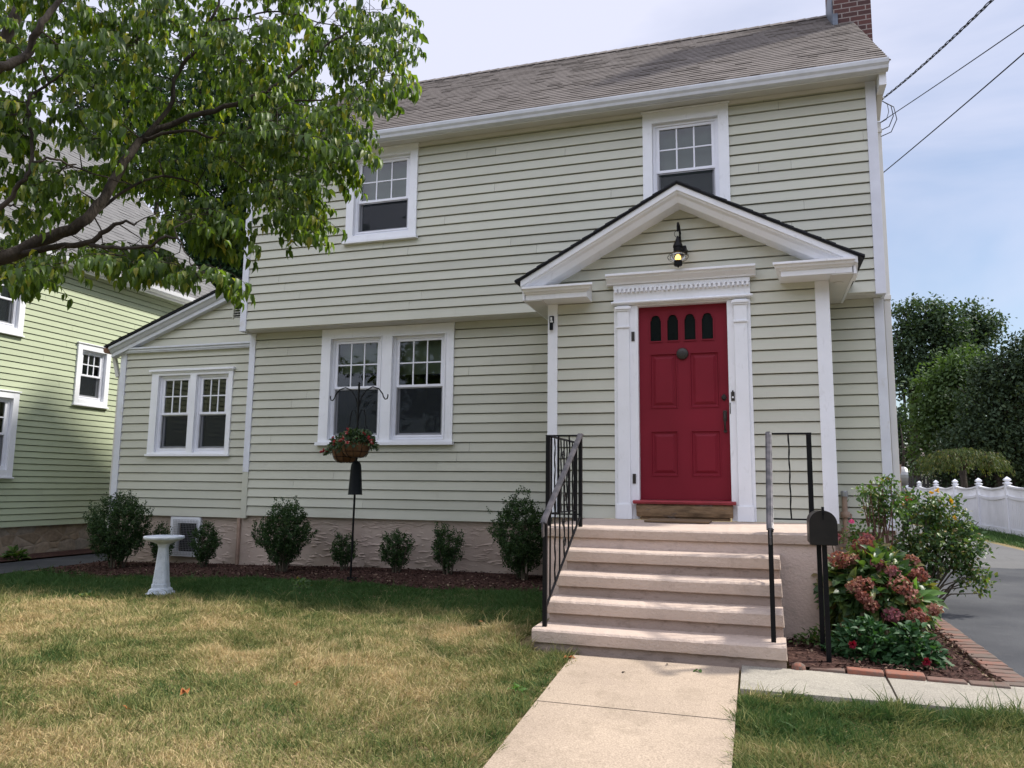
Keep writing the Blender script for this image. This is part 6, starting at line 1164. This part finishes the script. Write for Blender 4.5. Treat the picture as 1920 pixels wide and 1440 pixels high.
for h, o in ((W2,(1.15,1.865,1.44,2.50)),(W3,(-.88,.13,.17,1.50)),(W1,(-.92,.08,2.42,3.52))):
    m = MB(); ring(m, T, o, h, -.02, .04); tbox(m, T, o[0]-.02, o[1]+.02, 0, .06, o[2]-.025, o[2]-.001); tbox(m, T, o[0]-.02, o[1]+.02, 0, .055, o[3]+.001, o[3]+.02); obj('window_casing', m, 'trim', nb, bevel=.003); window(nb, T, *h, (h[2]+h[3])/2, 'curtain', 1, screen=True)
m = MB(); skirt(TX(NX), -6.0, 4.6, -.60, 0); obj('foundation', m, 'field_stone', nb)
m = MB(); m.box(NX-.05,NX+.20,-6.2,4.8,3.79,3.81); m.box(NX+.16,NX+.205,-6.2,4.8,3.70,3.789); obj('eave', m, 'trim', nb)
m = MB(); pg = [(.326,3.74),(.40,3.745),(.43,3.78),(.445,3.85),(.43,3.852),(.36,3.80),(.33,3.85)]; n = len(pg); m.add([(NX+a-.12,y,z) for y in (-6.25,4.85) for a,z in pg],[tuple(range(n)),tuple(range(2*n-1,n-1,-1))]+[(i,i+n,(i+1)%n+n,(i+1)%n) for i in range(n)]); obj('gutter', m, 'trim', nb)
m = MB(); e1 = (NX+.26,3.86); rz = 3.86+4.1*1.03; rx = e1[0]-4.1
m.hexa([(e1[0],-6.3,e1[1]-.03),(e1[0],4.9,e1[1]-.03),(rx,4.9,rz-.03),(rx,-6.3,rz-.03)],[(e1[0],-6.3,e1[1]),(e1[0],4.9,e1[1]),(rx,4.9,rz),(rx,-6.3,rz)]); m.hexa([(rx,-6.3,rz-.03),(rx,4.9,rz-.03),(2*rx-e1[0],4.9,e1[1]-.03),(2*rx-e1[0],-6.3,e1[1]-.03)],[(rx,-6.3,rz),(rx,4.9,rz),(2*rx-e1[0],4.9,e1[1]),(2*rx-e1[0],-6.3,e1[1])])
shingle_roof(m, (e1[0]+.02,-6.3,e1[1]),(e1[0]+.02,4.91,e1[1]),(rx,4.91,rz+.01),(rx,-6.3,rz+.01), .135, .2, .006, .008); obj('roof', m, 'shingle_gray', nb)
m = MB(); m.bar((e1[0],4.9,e1[1]-.09),(rx,4.9,rz-.09),.03,.15); m.bar((2*rx-e1[0],4.9,e1[1]-.09),(rx,4.9,rz-.09),.03,.15); obj('rake_board', m, 'trim', nb)
m = MB(); m.box(NX-.02,NX+.03,4.55,4.66,-.6,3.8); obj('corner_board', m, 'trim', nb)
m = MB(); m.hexa([(NX+.6,3.0,1.70),(NX+1.3,3.0,1.70),(NX+1.3,6,1.70),(NX+.0,6,1.70)],[(NX+.6,3.0,1.80),(NX+1.3,3.0,1.80),(NX+1.3,6,1.85),(NX+.0,6,1.85)]); m.box(NX+.02,NX+1.2,3.2,6,1.60,1.69); m.box(NX+.9,NX+1.0,3.1,3.2,-1.1,1.6); obj('side_porch', m, 'trim', nb)

# ================================================================== utility pole mesh
m = MB(); z = H(4.2,-10.6); e_ = thru(w1,(2.40,-2.69,4.03),4.2); up_.location = (e_[0],e_[1],H(e_[0],e_[1])); bpy.context.view_layer.update()
m.tube([(e_[0]+.2,e_[1]-.1,H(e_[0],e_[1])-.3),(e_[0]+.2,e_[1]-.1,9)],[.16,.12],14); obj('pole', m, 'bark', up_, smooth=True); m = MB(); m.box(e_[0]-.9,e_[0]+1.1,e_[1]-.25,e_[1]-.13,7.8,7.92); obj('crossarm', m, 'dark_wood', up_)

# ================================================================== LIGHT, SKY, CAMERA
SUN = Vector((1,.54,1.36)).normalized(); el = math.asin(SUN.z); az = math.atan2(SUN.x, SUN.y)   # azimuth from +y clockwise
sl_ = bpy.data.lights.new('sun','SUN'); sl_.energy = 4.4; sl_.angle = math.radians(3.6); sl_.color = (1,.955,.88)
so = bpy.data.objects.new('sun', sl_); COL.objects.link(so); so.rotation_euler = SUN.to_track_quat('Z','Y').to_euler()
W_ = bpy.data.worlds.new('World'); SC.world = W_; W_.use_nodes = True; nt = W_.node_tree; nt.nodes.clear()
def wn(t, **k):
    a = nt.nodes.new(t)
    for q, v in k.items(): setattr(a, q, v)
    return a
out = wn('ShaderNodeOutputWorld'); bg = wn('ShaderNodeBackground'); sky = wn('ShaderNodeTexSky', sky_type='NISHITA', sun_disc=False, sun_elevation=el, sun_rotation=az, altitude=50, air_density=1.0, dust_density=1.2, ozone_density=1.5)
tc = wn('ShaderNodeTexCoord'); mp = wn('ShaderNodeMapping'); mp.inputs['Scale'].default_value = (1,1,2.6); nt.links.new(tc.outputs['Generated'], mp.inputs[0])
nz = wn('ShaderNodeTexNoise'); nz.inputs['Scale'].default_value = 1.7; nz.inputs['Detail'].default_value = 6; nz.inputs['Roughness'].default_value = .52; nz.inputs['Distortion'].default_value = .5; nt.links.new(mp.outputs[0], nz.inputs['Vector'])
sp = wn('ShaderNodeSeparateXYZ'); nt.links.new(tc.outputs['Generated'], sp.inputs[0])
def wm(op, a, b, c=None):
    r_ = wn('ShaderNodeMath', operation=op)
    for i, v in enumerate((a,b) if c is None else (a,b,c)):
        if isinstance(v, bpy.types.NodeSocket): nt.links.new(v, r_.inputs[i])
        else: r_.inputs[i].default_value = v
    return r_.outputs[0]
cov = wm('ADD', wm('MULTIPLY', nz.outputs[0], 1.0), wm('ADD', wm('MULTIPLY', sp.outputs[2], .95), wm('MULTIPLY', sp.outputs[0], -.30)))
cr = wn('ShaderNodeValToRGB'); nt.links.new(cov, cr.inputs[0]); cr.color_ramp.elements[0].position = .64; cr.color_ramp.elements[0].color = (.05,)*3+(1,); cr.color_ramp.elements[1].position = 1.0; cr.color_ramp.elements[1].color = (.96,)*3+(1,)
# unseen cloud behind the camera is brightened, added fill for the shaded front
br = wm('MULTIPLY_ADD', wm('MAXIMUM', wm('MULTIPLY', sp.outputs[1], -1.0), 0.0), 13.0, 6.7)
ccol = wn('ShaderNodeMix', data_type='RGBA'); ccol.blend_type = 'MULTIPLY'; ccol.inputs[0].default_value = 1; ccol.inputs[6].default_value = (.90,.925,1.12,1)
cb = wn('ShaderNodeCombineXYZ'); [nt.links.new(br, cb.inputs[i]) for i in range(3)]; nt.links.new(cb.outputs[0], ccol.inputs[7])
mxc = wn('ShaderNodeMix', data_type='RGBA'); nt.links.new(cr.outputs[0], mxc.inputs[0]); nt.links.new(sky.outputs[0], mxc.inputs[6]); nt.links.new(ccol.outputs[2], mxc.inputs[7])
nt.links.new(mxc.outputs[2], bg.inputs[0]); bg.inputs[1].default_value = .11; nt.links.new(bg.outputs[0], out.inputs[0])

cd = bpy.data.cameras.new('camera'); cd.sensor_fit = 'HORIZONTAL'; cd.sensor_width = 36; cd.lens = 1439.69/1920*36; cd.clip_end = 1500; cd.clip_start = .05
co = bpy.data.objects.new('camera', cd); COL.objects.link(co)
from mathutils import Matrix
R_, U_, F_ = Vector(RT), Vector(UP), Vector(FW); mw = Matrix(((R_.x,U_.x,-F_.x,CAMV[0]),(R_.y,U_.y,-F_.y,CAMV[1]),(R_.z,U_.z,-F_.z,CAMV[2]),(0,0,0,1))); co.matrix_world = mw
SC.camera = co
SC.view_settings.view_transform = 'Standard'; SC.view_settings.look = 'None'; SC.view_settings.gamma = 1; SC.view_settings.exposure = .34
SC.cycles.max_bounces = 8; SC.cycles.transparent_max_bounces = 16; SC.cycles.use_denoising = True
bpy.context.view_layer.update()
